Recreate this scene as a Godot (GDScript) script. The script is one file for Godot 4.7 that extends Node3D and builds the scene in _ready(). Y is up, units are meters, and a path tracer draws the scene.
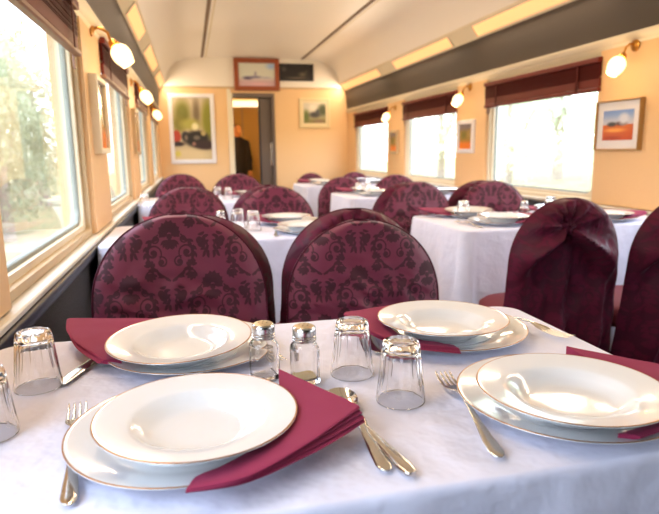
extends Node3D

# ---------------------------------------------------------------- mesh builder
class MB extends RefCounted:
	var p := PackedVector3Array()
	var t := PackedVector2Array()

	func tri(a: Vector3, b: Vector3, c: Vector3, ua := Vector2.ZERO, ub := Vector2.ZERO, uc := Vector2.ZERO) -> void:
		p.append(a); p.append(b); p.append(c)
		t.append(ua); t.append(ub); t.append(uc)

	func quad(a: Vector3, b: Vector3, c: Vector3, d: Vector3) -> void:
		tri(a, b, c, Vector2(0, 0), Vector2(1, 0), Vector2(1, 1))
		tri(a, c, d, Vector2(0, 0), Vector2(1, 1), Vector2(0, 1))

	func grid(rows: Array, closed := false, uvs: Array = []) -> void:
		for i in rows.size() - 1:
			var r0: PackedVector3Array = rows[i]
			var r1: PackedVector3Array = rows[i + 1]
			var n := r0.size()
			for j in (n if closed else n - 1):
				var k := (j + 1) % n
				if uvs.is_empty():
					tri(r0[j], r0[k], r1[k])
					tri(r0[j], r1[k], r1[j])
				else:
					var u0: PackedVector2Array = uvs[i]
					var u1: PackedVector2Array = uvs[i + 1]
					tri(r0[j], r0[k], r1[k], u0[j], u0[k], u1[k])
					tri(r0[j], r1[k], r1[j], u0[j], u1[k], u1[j])

	func fan(loop: PackedVector3Array, flip: bool, uv: PackedVector2Array = PackedVector2Array()) -> void:
		var c := Vector3.ZERO
		var cu := Vector2.ZERO
		for v in loop: c += v
		c /= loop.size()
		for v in uv: cu += v
		if uv.size(): cu /= uv.size()
		for j in loop.size():
			var k := (j + 1) % loop.size()
			var a := uv[j] if uv.size() else Vector2.ZERO
			var b := uv[k] if uv.size() else Vector2.ZERO
			if flip: tri(c, loop[k], loop[j], cu, b, a)
			else: tri(c, loop[j], loop[k], cu, a, b)

	func loft(loops: Array, caps := true, uvs: Array = []) -> void:
		grid(loops, true, uvs)
		if caps:
			fan(loops[0], true, uvs[0] if uvs.size() else PackedVector2Array())
			fan(loops[-1], false, uvs[-1] if uvs.size() else PackedVector2Array())

	# convex chamfered box
	func box(c: Vector3, s: Vector3, bev := 0.003) -> void:
		var h := s / 2.0
		bev = minf(bev, minf(h.x, minf(h.y, h.z)) * 0.9)
		var P := func(axis: int, sg: Vector3) -> Vector3:
			var q := Vector3.ZERO
			for k in 3: q[k] = sg[k] * (h[k] if k == axis else h[k] - bev)
			return q
		var put := func(poly: Array) -> void:
			var mid := Vector3.ZERO
			for v in poly: mid += v
			for k in range(1, poly.size() - 1):
				var a: Vector3 = poly[0]; var b: Vector3 = poly[k]; var d: Vector3 = poly[k + 1]
				if (b - a).cross(d - a).dot(mid) < 0.0: tri(c + a, c + d, c + b)
				else: tri(c + a, c + b, c + d)
		for ax in 3:
			var u := (ax + 1) % 3
			var w := (ax + 2) % 3
			for s0 in [-1.0, 1.0]:
				var poly := []
				for q in [[-1.0, -1.0], [1.0, -1.0], [1.0, 1.0], [-1.0, 1.0]]:
					var sg := Vector3.ZERO
					sg[ax] = s0; sg[u] = q[0]; sg[w] = q[1]
					poly.append(P.call(ax, sg))
				put.call(poly)
				for s1 in [-1.0, 1.0]:
					var e := []
					for q in [[ax, -1.0], [ax, 1.0], [u, 1.0], [u, -1.0]]:
						var sg := Vector3.ZERO
						sg[ax] = s0; sg[u] = s1; sg[w] = q[1]
						e.append(P.call(q[0], sg))
					put.call(e)
		for sx in [-1.0, 1.0]:
			for sy in [-1.0, 1.0]:
				for sz in [-1.0, 1.0]:
					var sg := Vector3(sx, sy, sz)
					put.call([P.call(0, sg), P.call(1, sg), P.call(2, sg)])

	# profile of (radius, y), revolved about y; closed profiles make solids
	func lathe(prof: PackedVector2Array, seg := 48, at := Vector3.ZERO, flute := 0, depth := 0.0, y0 := 0.0, y1 := 0.0, upto := 999) -> void:
		var rows := []
		var row_no := -1
		for q in prof:
			row_no += 1
			var r := PackedVector3Array()
			for k in seg:
				var a := TAU * k / seg
				var rr := q.x
				if flute > 0 and row_no < upto and q.y > y0 and q.y < y1:
					rr *= 1.0 - depth * (1.0 - absf(cos(a * flute * 0.5))) * pow(sin(PI * (q.y - y0) / (y1 - y0)), 0.5)
				r.append(at + Vector3(rr * cos(a), q.y, rr * sin(a)))
			rows.append(r)
		grid(rows, true)

	func tube(path: Array, radii: Array, seg := 10, caps := true) -> void:
		var loops := []
		var up := Vector3.UP
		var d0: Vector3 = (path[1] - path[0]).normalized()
		if absf(d0.dot(up)) > 0.95: up = Vector3.RIGHT
		var side := d0.cross(up).normalized()
		for i in path.size():
			var d: Vector3 = (path[mini(i + 1, path.size() - 1)] - path[maxi(i - 1, 0)]).normalized()
			side = (side - d * side.dot(d)).normalized()
			var nn := side.cross(d)
			var r := PackedVector3Array()
			var rad: float = radii[mini(i, radii.size() - 1)]
			for k in seg:
				var a := TAU * k / seg
				r.append(path[i] + (side * cos(a) + nn * sin(a)) * rad)
			loops.append(r)
		loft(loops, caps)

	# polygon in the xy plane pushed from z0 to z1
	func prism(poly: PackedVector2Array, z0: float, z1: float) -> void:
		var a := PackedVector3Array()
		var b := PackedVector3Array()
		for q in poly:
			a.append(Vector3(q.x, q.y, z0)); b.append(Vector3(q.x, q.y, z1))
		if Geometry2D.is_polygon_clockwise(poly):
			a.reverse(); b.reverse()
		var pp := PackedVector2Array()
		for v in a: pp.append(Vector2(v.x, v.y))
		grid([b, a], true)
		var ix := Geometry2D.triangulate_polygon(pp)
		for k in range(0, ix.size(), 3):
			var A := a[ix[k]]; var B := a[ix[k + 1]]; var C := a[ix[k + 2]]
			if (B - A).cross(C - A).z > 0.0:
				var S := B; B = C; C = S
			tri(A, B, C)
			var dz := Vector3(0, 0, z1 - z0)
			tri(A + dz, C + dz, B + dz)

	func add(o: MB, x := Transform3D()) -> void:
		var flip := x.basis.determinant() < 0.0
		for k in range(0, o.p.size(), 3):
			if flip: tri(x * o.p[k], x * o.p[k + 2], x * o.p[k + 1], o.t[k], o.t[k + 2], o.t[k + 1])
			else: tri(x * o.p[k], x * o.p[k + 1], x * o.p[k + 2], o.t[k], o.t[k + 1], o.t[k + 2])

	func mesh(crease := 40.0, orient := true) -> ArrayMesh:
		var vol := 0.0
		var n := p.size()
		if orient:
			var c := Vector3.ZERO
			for v in p: c += v
			c /= maxf(n, 1)
			for k in range(0, n, 3): vol += (p[k] - c).dot((p[k + 1] - c).cross(p[k + 2] - c))
		var pv := PackedVector3Array(); var tv := PackedVector2Array(); var fn := PackedVector3Array()
		for k in range(0, n, 3):
			var a := p[k]; var b := p[k + 1]; var c2 := p[k + 2]
			var ub := t[k + 1]; var uc := t[k + 2]
			if vol >= 0.0 and orient:
				var s := b; b = c2; c2 = s
				var su := ub; ub = uc; uc = su
			var nn := (c2 - a).cross(b - a)
			if nn.length_squared() < 1e-20: continue
			pv.append(a); pv.append(b); pv.append(c2)
			tv.append(t[k]); tv.append(ub); tv.append(uc)
			fn.append(nn)
		var at := {}
		for k in pv.size():
			var key := Vector3i((pv[k] * 20000.0).round())
			if not at.has(key): at[key] = PackedInt32Array()
			at[key].append(k / 3)
		var nv := PackedVector3Array()
		var lim := cos(deg_to_rad(crease))
		var un := PackedVector3Array()
		for f in fn: un.append(f.normalized())
		for k in pv.size():
			var f := k / 3
			var s := Vector3.ZERO
			for g in at[Vector3i((pv[k] * 20000.0).round())]:
				if un[g].dot(un[f]) > lim: s += fn[g]
			nv.append(s.normalized())
		var arr := []
		arr.resize(Mesh.ARRAY_MAX)
		arr[Mesh.ARRAY_VERTEX] = pv
		arr[Mesh.ARRAY_NORMAL] = nv
		arr[Mesh.ARRAY_TEX_UV] = tv
		var m := ArrayMesh.new()
		m.add_surface_from_arrays(Mesh.PRIMITIVE_TRIANGLES, arr)
		return m

# ---------------------------------------------------------------- scene helpers
var used := {}
var M := {}
var rng := RandomNumberGenerator.new()

func numbered(called: String) -> String:
	if not used.has(called):
		used[called] = 0
		return called
	used[called] += 1
	return "%s_%03d" % [called, used[called]]

func tag(o: Node, label: String, category: String, group := "") -> Node:
	o.set_meta("label", label)
	o.set_meta("category", category)
	if group != "": o.set_meta("group", group)
	return o

func thing(called: String, label: String, category: String, group := "", at := Vector3.ZERO, turn := 0.0) -> Node3D:
	var o := Node3D.new()
	o.name = numbered(called)
	o.position = at
	o.rotation.y = turn
	add_child(o, true)
	tag(o, label, category, group)
	return o

func part(shape, called: String, mat: Material, parent: Node3D, crease := 40.0, orient := true) -> MeshInstance3D:
	var o := MeshInstance3D.new()
	o.mesh = shape.mesh(crease, orient) if shape is MB else shape
	o.material_override = mat
	var nm := called
	var k := 0
	while parent.has_node(NodePath(nm)):
		k += 1
		nm = "%s_%03d" % [called, k]
	o.name = nm
	parent.add_child(o, true)
	return o

func structure(called: String) -> Node3D:
	var o := Node3D.new()
	o.name = called
	add_child(o, true)
	o.set_meta("kind", "structure")
	return o

func copy(o: Node3D, label: String, at: Vector3, turn := 0.0, group := "") -> Node3D:
	var c: Node3D = o.duplicate()
	c.name = numbered(String(o.name).rstrip("0123456789").trim_suffix("_"))
	add_child(c, true)
	c.position = at
	c.rotation = Vector3(0, turn, 0)
	c.set_meta("label", label)
	if group != "": c.set_meta("group", group)
	return c

func mat(c: Color, rough := 0.6, metal := 0.0, spec := 0.5) -> StandardMaterial3D:
	var m := StandardMaterial3D.new()
	m.albedo_color = c
	m.roughness = rough
	m.metallic = metal
	m.metallic_specular = spec
	return m

func noise_tex(seed_: int, freq: float, ramp: Array = [], size := 256, normal := false, strength := 2.0) -> NoiseTexture2D:
	var n := FastNoiseLite.new()
	n.seed = seed_
	n.frequency = freq
	n.fractal_octaves = 4
	var x := NoiseTexture2D.new()
	x.noise = n
	x.width = size; x.height = size
	x.seamless = true
	if normal:
		x.as_normal_map = true
		x.bump_strength = strength
	if ramp.size():
		var g := Gradient.new()
		g.offsets = PackedFloat32Array([0.0, 1.0])
		g.colors = PackedColorArray(ramp)
		x.color_ramp = g
	return x

func glow(c: Color, e: float) -> StandardMaterial3D:
	var m := mat(c, 0.5)
	m.emission_enabled = true
	m.emission = c
	m.emission_energy_multiplier = e
	return m

func img_mat(im: Image, rough := 0.5) -> StandardMaterial3D:
	var m := mat(Color.WHITE, rough)
	m.albedo_texture = ImageTexture.create_from_image(im)
	return m

func blob(im: Image, cx: float, cy: float, rx: float, ry: float, c: Color, soft := 0.35) -> void:
	var w := im.get_width(); var h := im.get_height()
	for y in range(maxi(0, int((cy - ry) * h)), mini(h, int((cy + ry) * h) + 1)):
		for x in range(maxi(0, int((cx - rx) * w)), mini(w, int((cx + rx) * w) + 1)):
			var d := Vector2((float(x) / w - cx) / rx, (float(y) / h - cy) / ry).length()
			var a := clampf((1.0 - d) / soft, 0.0, 1.0) * c.a
			if a > 0.0: im.set_pixel(x, y, im.get_pixel(x, y).lerp(Color(c.r, c.g, c.b), a))

# ---------------------------------------------------------------- dimensions
const XL := -0.40
const XR := 2.31
const ZB := 1.35
const ZE := -8.45
const WIN_LO := 0.768
const WIN_HI := 1.62
const LEFT_WINDOWS := [[-1.345, -2.555], [-3.06, -4.37], [-4.90, -6.20], [-6.73, -8.03], [0.52, -0.70]]
const RIGHT_WINDOWS := [[-2.985, -4.285], [-4.83, -6.12], [-6.68, -8.06], [-1.17, -2.43], [0.66, -0.60]]

func _ready() -> void:
	rng.seed = 7
	camera_and_light()
	materials()
	shell()
	windows()
	doorway()
	outside()
	tables()
	chairs()
	place_settings()
	pictures_and_lamps()

# ---------------------------------------------------------------- camera, sky, exposure
func camera_and_light() -> void:
	var cam := Camera3D.new()
	cam.name = "camera"
	var at := CameraAttributesPhysical.new()
	at.frustum_focal_length = 12.0 / (257.0 / 577.6)
	at.exposure_aperture = 4.9
	at.frustum_focus_distance = 0.98
	at.frustum_near = 0.02
	at.frustum_far = 300.0
	cam.attributes = at
	cam.fov = rad_to_deg(2.0 * atan(257.0 / 577.6))
	cam.near = 0.02
	cam.far = 300.0
	var b := Basis(Vector3.UP, deg_to_rad(-13.274)) * Basis(Vector3.RIGHT, deg_to_rad(-10.452)) * Basis(Vector3.BACK, deg_to_rad(-0.775))
	cam.transform = Transform3D(b, Vector3(0, 1.098, 0))
	add_child(cam)
	cam.current = true

	var e := Environment.new()
	e.background_mode = Environment.BG_SKY
	var sky := Sky.new()
	var sm := ProceduralSkyMaterial.new()
	sm.sky_top_color = Color(0.83, 0.905, 1.0)
	sm.sky_horizon_color = Color(0.97, 0.98, 1.0)
	sm.ground_bottom_color = Color(0.55, 0.52, 0.45)
	sm.ground_horizon_color = Color(0.75, 0.74, 0.70)
	sm.sky_energy_multiplier = 1.0
	sky.sky_material = sm
	e.sky = sky
	e.background_energy_multiplier = 10.0
	e.tonemap_mode = Environment.TONE_MAPPER_LINEAR
	e.tonemap_exposure = 1.0
	e.sdfgi_enabled = true
	e.ssao_enabled = true
	e.ssil_enabled = true
	var we := WorldEnvironment.new()
	we.name = "environment"
	we.environment = e
	add_child(we)

const PANEL_LIGHT := 0.95
const SCONCE_LIGHT := 0.045

# ---------------------------------------------------------------- materials
func damask() -> Array:
	var W := 384; var H := 480
	var mask := PackedByteArray()
	mask.resize(W * H)
	var dot := func(x: float, y: float, r: float) -> void:
		for s in [-1.0, 1.0]:
			var cx: float = (0.5 + s * x) * W
			var cy := y * H
			var R := r * W
			for j in range(int(cy - R), int(cy + R) + 1):
				for i in range(int(cx - R), int(cx + R) + 1):
					if Vector2(i - cx, j - cy).length_squared() <= R * R:
						mask[posmod(j, H) * W + posmod(i, W)] = 255
	var ar := float(W) / H
	var leaf := func(x: float, y: float, ang: float, ln: float, wd: float) -> void:
		for k in 22:
			var f := k / 21.0
			var a := ang + 0.5 * (f - 0.5)
			dot.call(x + cos(a) * ln * f, y + sin(a) * ln * f * ar, wd * sin(PI * clampf(f * 0.85 + 0.12, 0, 1)) + 0.002)
	var spiral := func(x: float, y: float, r0: float, a0: float, turns: float, wd: float, sg: float) -> void:
		for k in 90:
			var f := k / 89.0
			var a := a0 + sg * turns * TAU * f
			var r := r0 * (1.0 - 0.86 * f)
			dot.call(x + cos(a) * r, y + sin(a) * r * ar, wd * (0.5 + 0.7 * f))
		dot.call(x, y, wd * 1.9)
	for half in 2:
		var ox := 0.5 * half
		var oy := 0.5 * half
		# palmette of petals
		for k in 9:
			var a := -PI / 2 + (k - 4) * 0.40
			leaf.call(ox + cos(a) * 0.035, 0.16 + oy + sin(a) * 0.03, a, 0.135 - 0.011 * absf(k - 4), 0.024)
		dot.call(ox, 0.18 + oy, 0.034)
		leaf.call(ox, 0.20 + oy, PI / 2, 0.13, 0.024)
		for k in 3:
			leaf.call(ox + 0.02, 0.22 + oy, 0.25 + 0.42 * k, 0.10, 0.018)
		# vines, volutes and the leaves that grow from them
		spiral.call(ox + 0.205, 0.33 + oy, 0.105, 2.4, 1.35, 0.016, 1.0)
		spiral.call(ox + 0.105, 0.42 + oy, 0.070, -1.2, 1.2, 0.015, -1.0)
		spiral.call(ox + 0.245, 0.54 + oy, 0.060, 0.6, 1.1, 0.014, -1.0)
		for k in 90:
			var f := k / 89.0
			dot.call(ox + 0.02 + 0.26 * sin(f * PI * 0.85), 0.60 + oy - 0.44 * f, 0.009)
		for k in 7:
			var f := 0.08 + 0.13 * k
			var vx: float = ox + 0.02 + 0.26 * sin(f * PI * 0.85)
			var vy: float = 0.60 + oy - 0.44 * f
			leaf.call(vx, vy, -0.2 - 0.38 * k, 0.085, 0.020)
			leaf.call(vx, vy, 2.4 - 0.40 * k, 0.075, 0.017)
	for half in 2:
		var ox := 0.25
		var oy := 0.02 + 0.5 * half
		for k in 5:
			var a := PI / 2 + (k - 2) * 0.5
			leaf.call(ox + cos(a) * 0.02, oy + sin(a) * 0.02, a, 0.085 - 0.01 * absf(k - 2), 0.020)
			leaf.call(ox + cos(a) * 0.02, oy - 0.05 - sin(a) * 0.02, -a, 0.075 - 0.01 * absf(k - 2), 0.017)
		dot.call(ox, oy - 0.025, 0.022)
	for half in 2:
		var ox := 0.5 * half
		var oy := 0.5 * half
		spiral.call(ox + 0.11, 0.76 + oy, 0.075, 1.9, 1.2, 0.016, 1.0)
		spiral.call(ox + 0.37, 0.22 + oy, 0.065, -0.6, 1.1, 0.015, 1.0)
		spiral.call(ox + 0.33, 0.70 + oy, 0.055, 2.9, 1.1, 0.014, -1.0)
		for k in 4:
			leaf.call(ox + 0.03, 0.68 + oy + 0.05 * k, 0.3 + 0.35 * k, 0.085, 0.018)
			leaf.call(ox + 0.42, 0.15 + oy + 0.06 * k, 2.6 - 0.3 * k, 0.075, 0.017)
	var col := Image.create(W, H, false, Image.FORMAT_RGB8)
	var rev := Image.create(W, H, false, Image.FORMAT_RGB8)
	var ro := Image.create(W, H, false, Image.FORMAT_RGB8)
	var g := Color(0.46, 0.135, 0.255); var d := Color(0.265, 0.055, 0.14)
	for y in H:
		for x in W:
			var f := mask[y * W + x] / 255.0
			var w := 0.965 + 0.035 * ((x + y) % 2) + 0.03 * (rng.randf() - 0.5)
			var c := g.lerp(d, f)
			col.set_pixel(x, y, Color(c.r * w, c.g * w, c.b * w))
			c = d.lerp(g, f * 0.50 + 0.12).lerp(Color(0.33, 0.07, 0.17), 0.3)  # motif and ground swapped and darkened: shade painted into the cover backs
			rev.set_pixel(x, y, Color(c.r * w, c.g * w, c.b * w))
			var q := 0.50 + 0.28 * f
			ro.set_pixel(x, y, Color(q, q, q))
	return [ImageTexture.create_from_image(col), ImageTexture.create_from_image(ro), ImageTexture.create_from_image(rev)]

func materials() -> void:
	var dm := damask()
	var cl := mat(Color(1, 1, 1), 1.0, 0.0, 0.5)
	cl.albedo_texture = dm[0]
	cl.roughness_texture = dm[1]
	cl.backlight_enabled = true; cl.backlight = Color(0.5, 0.5, 0.5)
	cl.rim_enabled = true; cl.rim = 0.45; cl.rim_tint = 0.7
	M.damask = cl
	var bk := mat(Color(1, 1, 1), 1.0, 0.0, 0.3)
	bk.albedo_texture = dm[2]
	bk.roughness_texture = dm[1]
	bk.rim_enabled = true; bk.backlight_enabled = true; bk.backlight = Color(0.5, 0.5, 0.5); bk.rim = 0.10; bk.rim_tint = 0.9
	M.damask_shaded = bk  # darker copy of the damask, with the shade of the backs in its colour
	M.seat = mat(Color(0.40, 0.10, 0.16), 0.75)
	var nap := mat(Color(0.52, 0.095, 0.255), 0.85)
	nap.heightmap_enabled = true; nap.heightmap_scale = 0.03
	nap.heightmap_texture = noise_tex(3, 0.12)
	nap.uv1_triplanar = true; nap.uv1_scale = Vector3(14, 14, 14)
	nap.rim_enabled = true; nap.rim = 0.3; nap.rim_tint = 0.6
	M.napkin = nap
	var cloth := mat(Color(0.845, 0.845, 0.91), 0.8)
	cloth.heightmap_enabled = true; cloth.heightmap_scale = 0.45
	cloth.heightmap_texture = noise_tex(11, 0.010, [], 512)
	cloth.uv1_triplanar = true; cloth.uv1_world_triplanar = true; cloth.uv1_scale = Vector3(2.2, 2.2, 2.2)
	cloth.rim_enabled = true; cloth.rim = 0.2
	M.cloth = cloth
	var china := mat(Color(0.875, 0.88, 0.885), 0.14, 0.0, 0.5)
	china.clearcoat_enabled = true; china.clearcoat = 0.5; china.clearcoat_roughness = 0.06
	M.china = china
	M.gold = mat(Color(0.62, 0.44, 0.26), 0.3, 0.75)
	M.steel = mat(Color(0.80, 0.79, 0.77), 0.14, 1.0)
	M.cap = mat(Color(0.80, 0.80, 0.80), 0.25, 1.0)
	M.cap_top = mat(Color(0.74, 0.66, 0.53), 0.45, 0.6)
	M.hole = mat(Color(0.06, 0.05, 0.05), 0.8)
	M.pepper = mat(Color(0.86, 0.77, 0.58), 0.9)
	var gl := mat(Color(1, 1, 1, 0.0), 0.02)
	gl.refraction_enabled = true; gl.refraction_scale = 0.05
	gl.transparency = BaseMaterial3D.TRANSPARENCY_ALPHA
	M.glass = gl
	var pane := mat(Color(1, 1, 1, 0.06), 0.02)
	pane.transparency = BaseMaterial3D.TRANSPARENCY_ALPHA
	M.pane = pane
	var tg := mat(Color(1, 1, 1, 0.03), 0.03)
	tg.transparency = BaseMaterial3D.TRANSPARENCY_ALPHA
	tg.metallic_specular = 0.6
	M.thin_glass = tg
	var wall := mat(Color(0.89, 0.73, 0.53), 0.5)
	wall.heightmap_enabled = true; wall.heightmap_scale = 0.05
	wall.heightmap_texture = noise_tex(21, 0.05)
	wall.uv1_triplanar = true; wall.uv1_scale = Vector3(3, 3, 3)
	M.wall = wall
	M.cream = mat(Color(0.88, 0.83, 0.72), 0.5)
	M.ceiling = mat(Color(0.95, 0.92, 0.88), 0.36)
	M.white_wall = mat(Color(0.91, 0.875, 0.82), 0.5)
	M.band = mat(Color(0.245, 0.205, 0.17), 0.6)
	M.groove = mat(Color(0.46, 0.37, 0.29), 0.6)
	M.navy = mat(Color(0.125, 0.13, 0.185), 0.45)
	var wc := mat(Color(0.17, 0.17, 0.185), 0.95)
	wc.albedo_texture = noise_tex(31, 0.09, [Color(0.55, 0.55, 0.55), Color(1.35, 1.35, 1.35)])
	wc.uv1_triplanar = true; wc.uv1_scale = Vector3(5, 5, 5)
	M.wainscot = wc
	wc.albedo_color = Color(0.24, 0.24, 0.255)
	var fl := mat(Color(0.30, 0.22, 0.20), 0.9)
	fl.albedo_texture = noise_tex(41, 0.08, [Color(0.6, 0.6, 0.6), Color(1, 1, 1)])
	fl.uv1_triplanar = true; fl.uv1_scale = Vector3(2, 2, 2)
	M.floor = fl
	M.sill = mat(Color(0.83, 0.81, 0.76), 0.45)
	M.wood_frame = mat(Color(0.76, 0.66, 0.51), 0.5)
	M.gasket = mat(Color(0.60, 0.62, 0.59), 0.8)
	M.slat = mat(Color(0.29, 0.085, 0.07), 0.65, 0.0, 0.25)
	M.rail = mat(Color(0.40, 0.135, 0.10), 0.5, 0.0, 0.35)
	M.rail_pale = mat(Color(0.55, 0.40, 0.33), 0.45)
	M.dark_wood = mat(Color(0.15, 0.07, 0.05), 0.45)
	M.red_wood = mat(Color(0.56, 0.27, 0.12), 0.4)
	M.brass = mat(Color(0.78, 0.56, 0.26), 0.28, 1.0)
	M.white_frame = mat(Color(0.86, 0.85, 0.86), 0.35)
	M.oak_frame = mat(Color(0.62, 0.46, 0.24), 0.45)
	M.diffuser = glow(Color(1.0, 0.78, 0.53), 0.70)
	M.shade = glow(Color(1.0, 0.90, 0.72), 1.9)
	M.door = mat(Color(0.40, 0.345, 0.31), 0.5)
	M.skin = mat(Color(0.78, 0.55, 0.38), 0.6)
	M.coat = mat(Color(0.075, 0.075, 0.11), 0.85)
	M.hair = mat(Color(0.32, 0.22, 0.12), 0.8)
	M.ochre = mat(Color(0.84, 0.71, 0.45), 0.6)

# ---------------------------------------------------------------- carriage shell
func shell() -> void:
	var len := ZB - ZE
	var zc := (ZB + ZE) / 2.0
	var f := structure("floor")
	var b := MB.new()
	b.box(Vector3(0.95, -0.04, zc), Vector3(2.95, 0.08, len + 0.2), 0.002)
	part(b, "floor_carpet", M.floor, f)

	# ceiling: flat middle rolling down into coves on both sides
	var c := structure("ceiling")
	var half := [Vector2(0.655, 2.38), Vector2(0.80, 2.374), Vector2(0.95, 2.352), Vector2(1.06, 2.31), Vector2(1.14, 2.245), Vector2(1.20, 2.15), Vector2(1.23, 2.06)]
	var poly := PackedVector2Array()
	for k in range(half.size() - 1, -1, -1): poly.append(Vector2(0.955 - half[k].x, half[k].y))
	for k in half.size(): poly.append(Vector2(0.955 + half[k].x, half[k].y))
	poly.append(Vector2(2.42, 2.06)); poly.append(Vector2(2.42, 2.50)); poly.append(Vector2(-0.51, 2.50)); poly.append(Vector2(-0.51, 2.06))
	b = MB.new()
	b.prism(poly, ZE - 0.1, ZB + 0.1)
	part(b, "ceiling_vault", M.ceiling, c, 30.0)
	for x in [0.235, 1.625]:
		b = MB.new()
		b.box(Vector3(x, 2.377, zc), Vector3(0.034, 0.010, len), 0.002)
		part(b, "ceiling_strip", M.groove, c)
		b = MB.new()
		b.box(Vector3(x + 0.05, 2.379, zc), Vector3(0.016, 0.006, len), 0.002)
		part(b, "ceiling_bead", M.cream, c)

	for side in [-1.0, 1.0]:
		var X := func(d: float) -> float: return (XL + d) if side < 0 else (XR - d)   # d: metres in from the wall face
		var nm := "left" if side < 0 else "right"
		var wins: Array = LEFT_WINDOWS if side < 0 else RIGHT_WINDOWS
		var w := structure("wall_" + nm)
		var xo: float = X.call(-0.06)
		b = MB.new()
		b.box(Vector3(xo, 0.36, zc), Vector3(0.12, 0.72, len), 0.002)
		part(b, "wainscot", M.wainscot, w)
		b = MB.new()
		b.box(Vector3(xo, 0.743, zc), Vector3(0.12, 0.046, len), 0.001)
		part(b, "wall_rail", M.sill, w)
		b = MB.new()
		b.box(Vector3(xo, (WIN_HI + 2.08) / 2.0, zc), Vector3(0.12, 2.08 - WIN_HI, len), 0.001)
		part(b, "upper_panel", M.cream, w)
		# pillars between the windows, faced with tan panels
		var edges := []
		for q in wins: edges.append(q)
		edges.sort_custom(func(a, b2): return a[0] > b2[0])
		var z0 := ZB
		for k in edges.size() + 1:
			var z1: float = edges[k][0] if k < edges.size() else ZE
			b = MB.new()
			b.box(Vector3(xo, (WIN_LO + WIN_HI) / 2.0, (z0 + z1) / 2.0), Vector3(0.12, WIN_HI - WIN_LO, z0 - z1), 0.001)
			part(b, "pillar", M.wall, w)
			b = MB.new()
			b.box(Vector3(X.call(0.003), (WIN_LO + 1.645) / 2.0, (z0 + z1) / 2.0), Vector3(0.008, 1.645 - WIN_LO - 0.004, z0 - z1 - 0.01), 0.002)
			part(b, "pillar_panel", M.wall, w)
			if k < edges.size(): z0 = edges[k][1]
		# sill ledge with its dark rounded moulding
		var t := structure("trim_" + ("1" if side < 0 else "2"))
		b = MB.new()
		b.box(Vector3(X.call(0.0055), 0.757, zc), Vector3(0.041, 0.018, len), 0.004)
		part(b, "sill_ledge", M.sill, t)
		var mp := PackedVector2Array()
		for q in [[0.001, 0.748], [0.026, 0.747], [0.031, 0.741], [0.031, 0.733], [0.024, 0.728], [0.022, 0.722], [0.025, 0.716], [0.024, 0.708], [0.016, 0.703], [0.012, 0.694], [0.001, 0.690]]:
			mp.append(Vector2(X.call(q[0]), q[1]))
		b = MB.new()
		b.prism(mp, ZE, ZB)
		part(b, "sill_moulding", M.navy, t, 50.0)
		# cream moulding, dark fascia and the slanted light trough above
		mp = PackedVector2Array()
		for q in [[0.001, 1.628], [0.010, 1.632], [0.014, 1.645], [0.026, 1.650], [0.034, 1.660], [0.040, 1.672], [0.040, 1.684], [0.001, 1.690]]:
			mp.append(Vector2(X.call(q[0]), q[1]))
		b = MB.new()
		b.prism(mp, ZE, ZB)
		part(b, "cornice_moulding", M.cream, t, 50.0)
		mp = PackedVector2Array([Vector2(X.call(0.001), 1.684), Vector2(X.call(0.022), 1.684), Vector2(X.call(0.045), 1.950), Vector2(X.call(0.001), 1.962)])
		b = MB.new()
		b.prism(mp, ZE, ZB)
		part(b, "fascia_band", M.band, t)
		mp = PackedVector2Array([Vector2(X.call(0.001), 1.952), Vector2(X.call(0.046), 1.950), Vector2(X.call(0.050), 1.956), Vector2(X.call(0.118), 2.044), Vector2(X.call(0.126), 2.048), Vector2(X.call(0.126), 2.062), Vector2(X.call(0.001), 2.08)])
		b = MB.new()
		b.prism(mp, ZE, ZB)
		part(b, "light_trough", M.cream, t)
		# lit diffusers in the trough, each with its own light
		var list := [[-8.40, -7.2], [-6.75, -5.5], [-4.95, -4.05], [-3.55, -2.35], [-1.85, -0.65]] if side < 0 else [[-8.42, -6.75], [-6.22, -4.81], [-4.36, -2.85], [-2.4, -0.9]]
		for q in list:
			var zm: float = (q[0] + q[1]) / 2.0
			var ln: float = q[1] - q[0]
			var desc := ""
			var order: int = list.find(q)
			desc = ["nearest the end wall", "second from the end wall", "third from the end wall", "fourth from the end wall", "fifth from the end wall", "sixth from the end wall"][order]
			var panel := thing("ceiling_light", "long warm lit ceiling diffuser in the %s trough, %s" % [("left" if side < 0 else "right"), desc], "ceiling light", "lit diffusers along the ceiling troughs", Vector3(X.call(0.084), 2.0, zm))
			var ax := Vector3(X.call(0.050) - X.call(0.118), 1.956 - 2.044, 0).normalized()
			var nrm := Vector3(-side * 0.79, -0.61, 0).normalized()
			var bs := Basis(ax, nrm, ax.cross(nrm)).orthonormalized()
			b = MB.new()
			b.box(Vector3.ZERO, Vector3(0.088, 0.012, ln), 0.004)
			var o := part(b, "diffuser", M.diffuser, panel)
			o.transform = Transform3D(bs, Vector3(0, 0, 0) + nrm * 0.002)
			for e in [-1.0, 1.0]:
				b = MB.new()
				b.box(Vector3(0, 0.002, e * (ln / 2.0 + 0.008)), Vector3(0.094, 0.016, 0.016), 0.003)
				o = part(b, "end_cap", M.cream, panel)
				o.transform = Transform3D(bs, nrm * 0.002)
			var al := AreaLight3D.new()
			al.name = "panel_light"
			al.area_size = Vector2(0.086, ln * 0.98)
			al.light_color = Color(1.0, 0.89, 0.76)
			al.light_energy = PANEL_LIGHT * ln
			al.area_range = 12.0
			al.shadow_enabled = true
			panel.add_child(al)
			# an area light shines along its own -z
			al.transform = Transform3D(Basis(ax, (-nrm).cross(ax), -nrm), nrm * 0.012)

	# end wall with the door opening, tan below and white above
	var ew := structure("wall_end")
	var d0 := 0.60; var d1 := 1.215; var dt := 1.905
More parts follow.
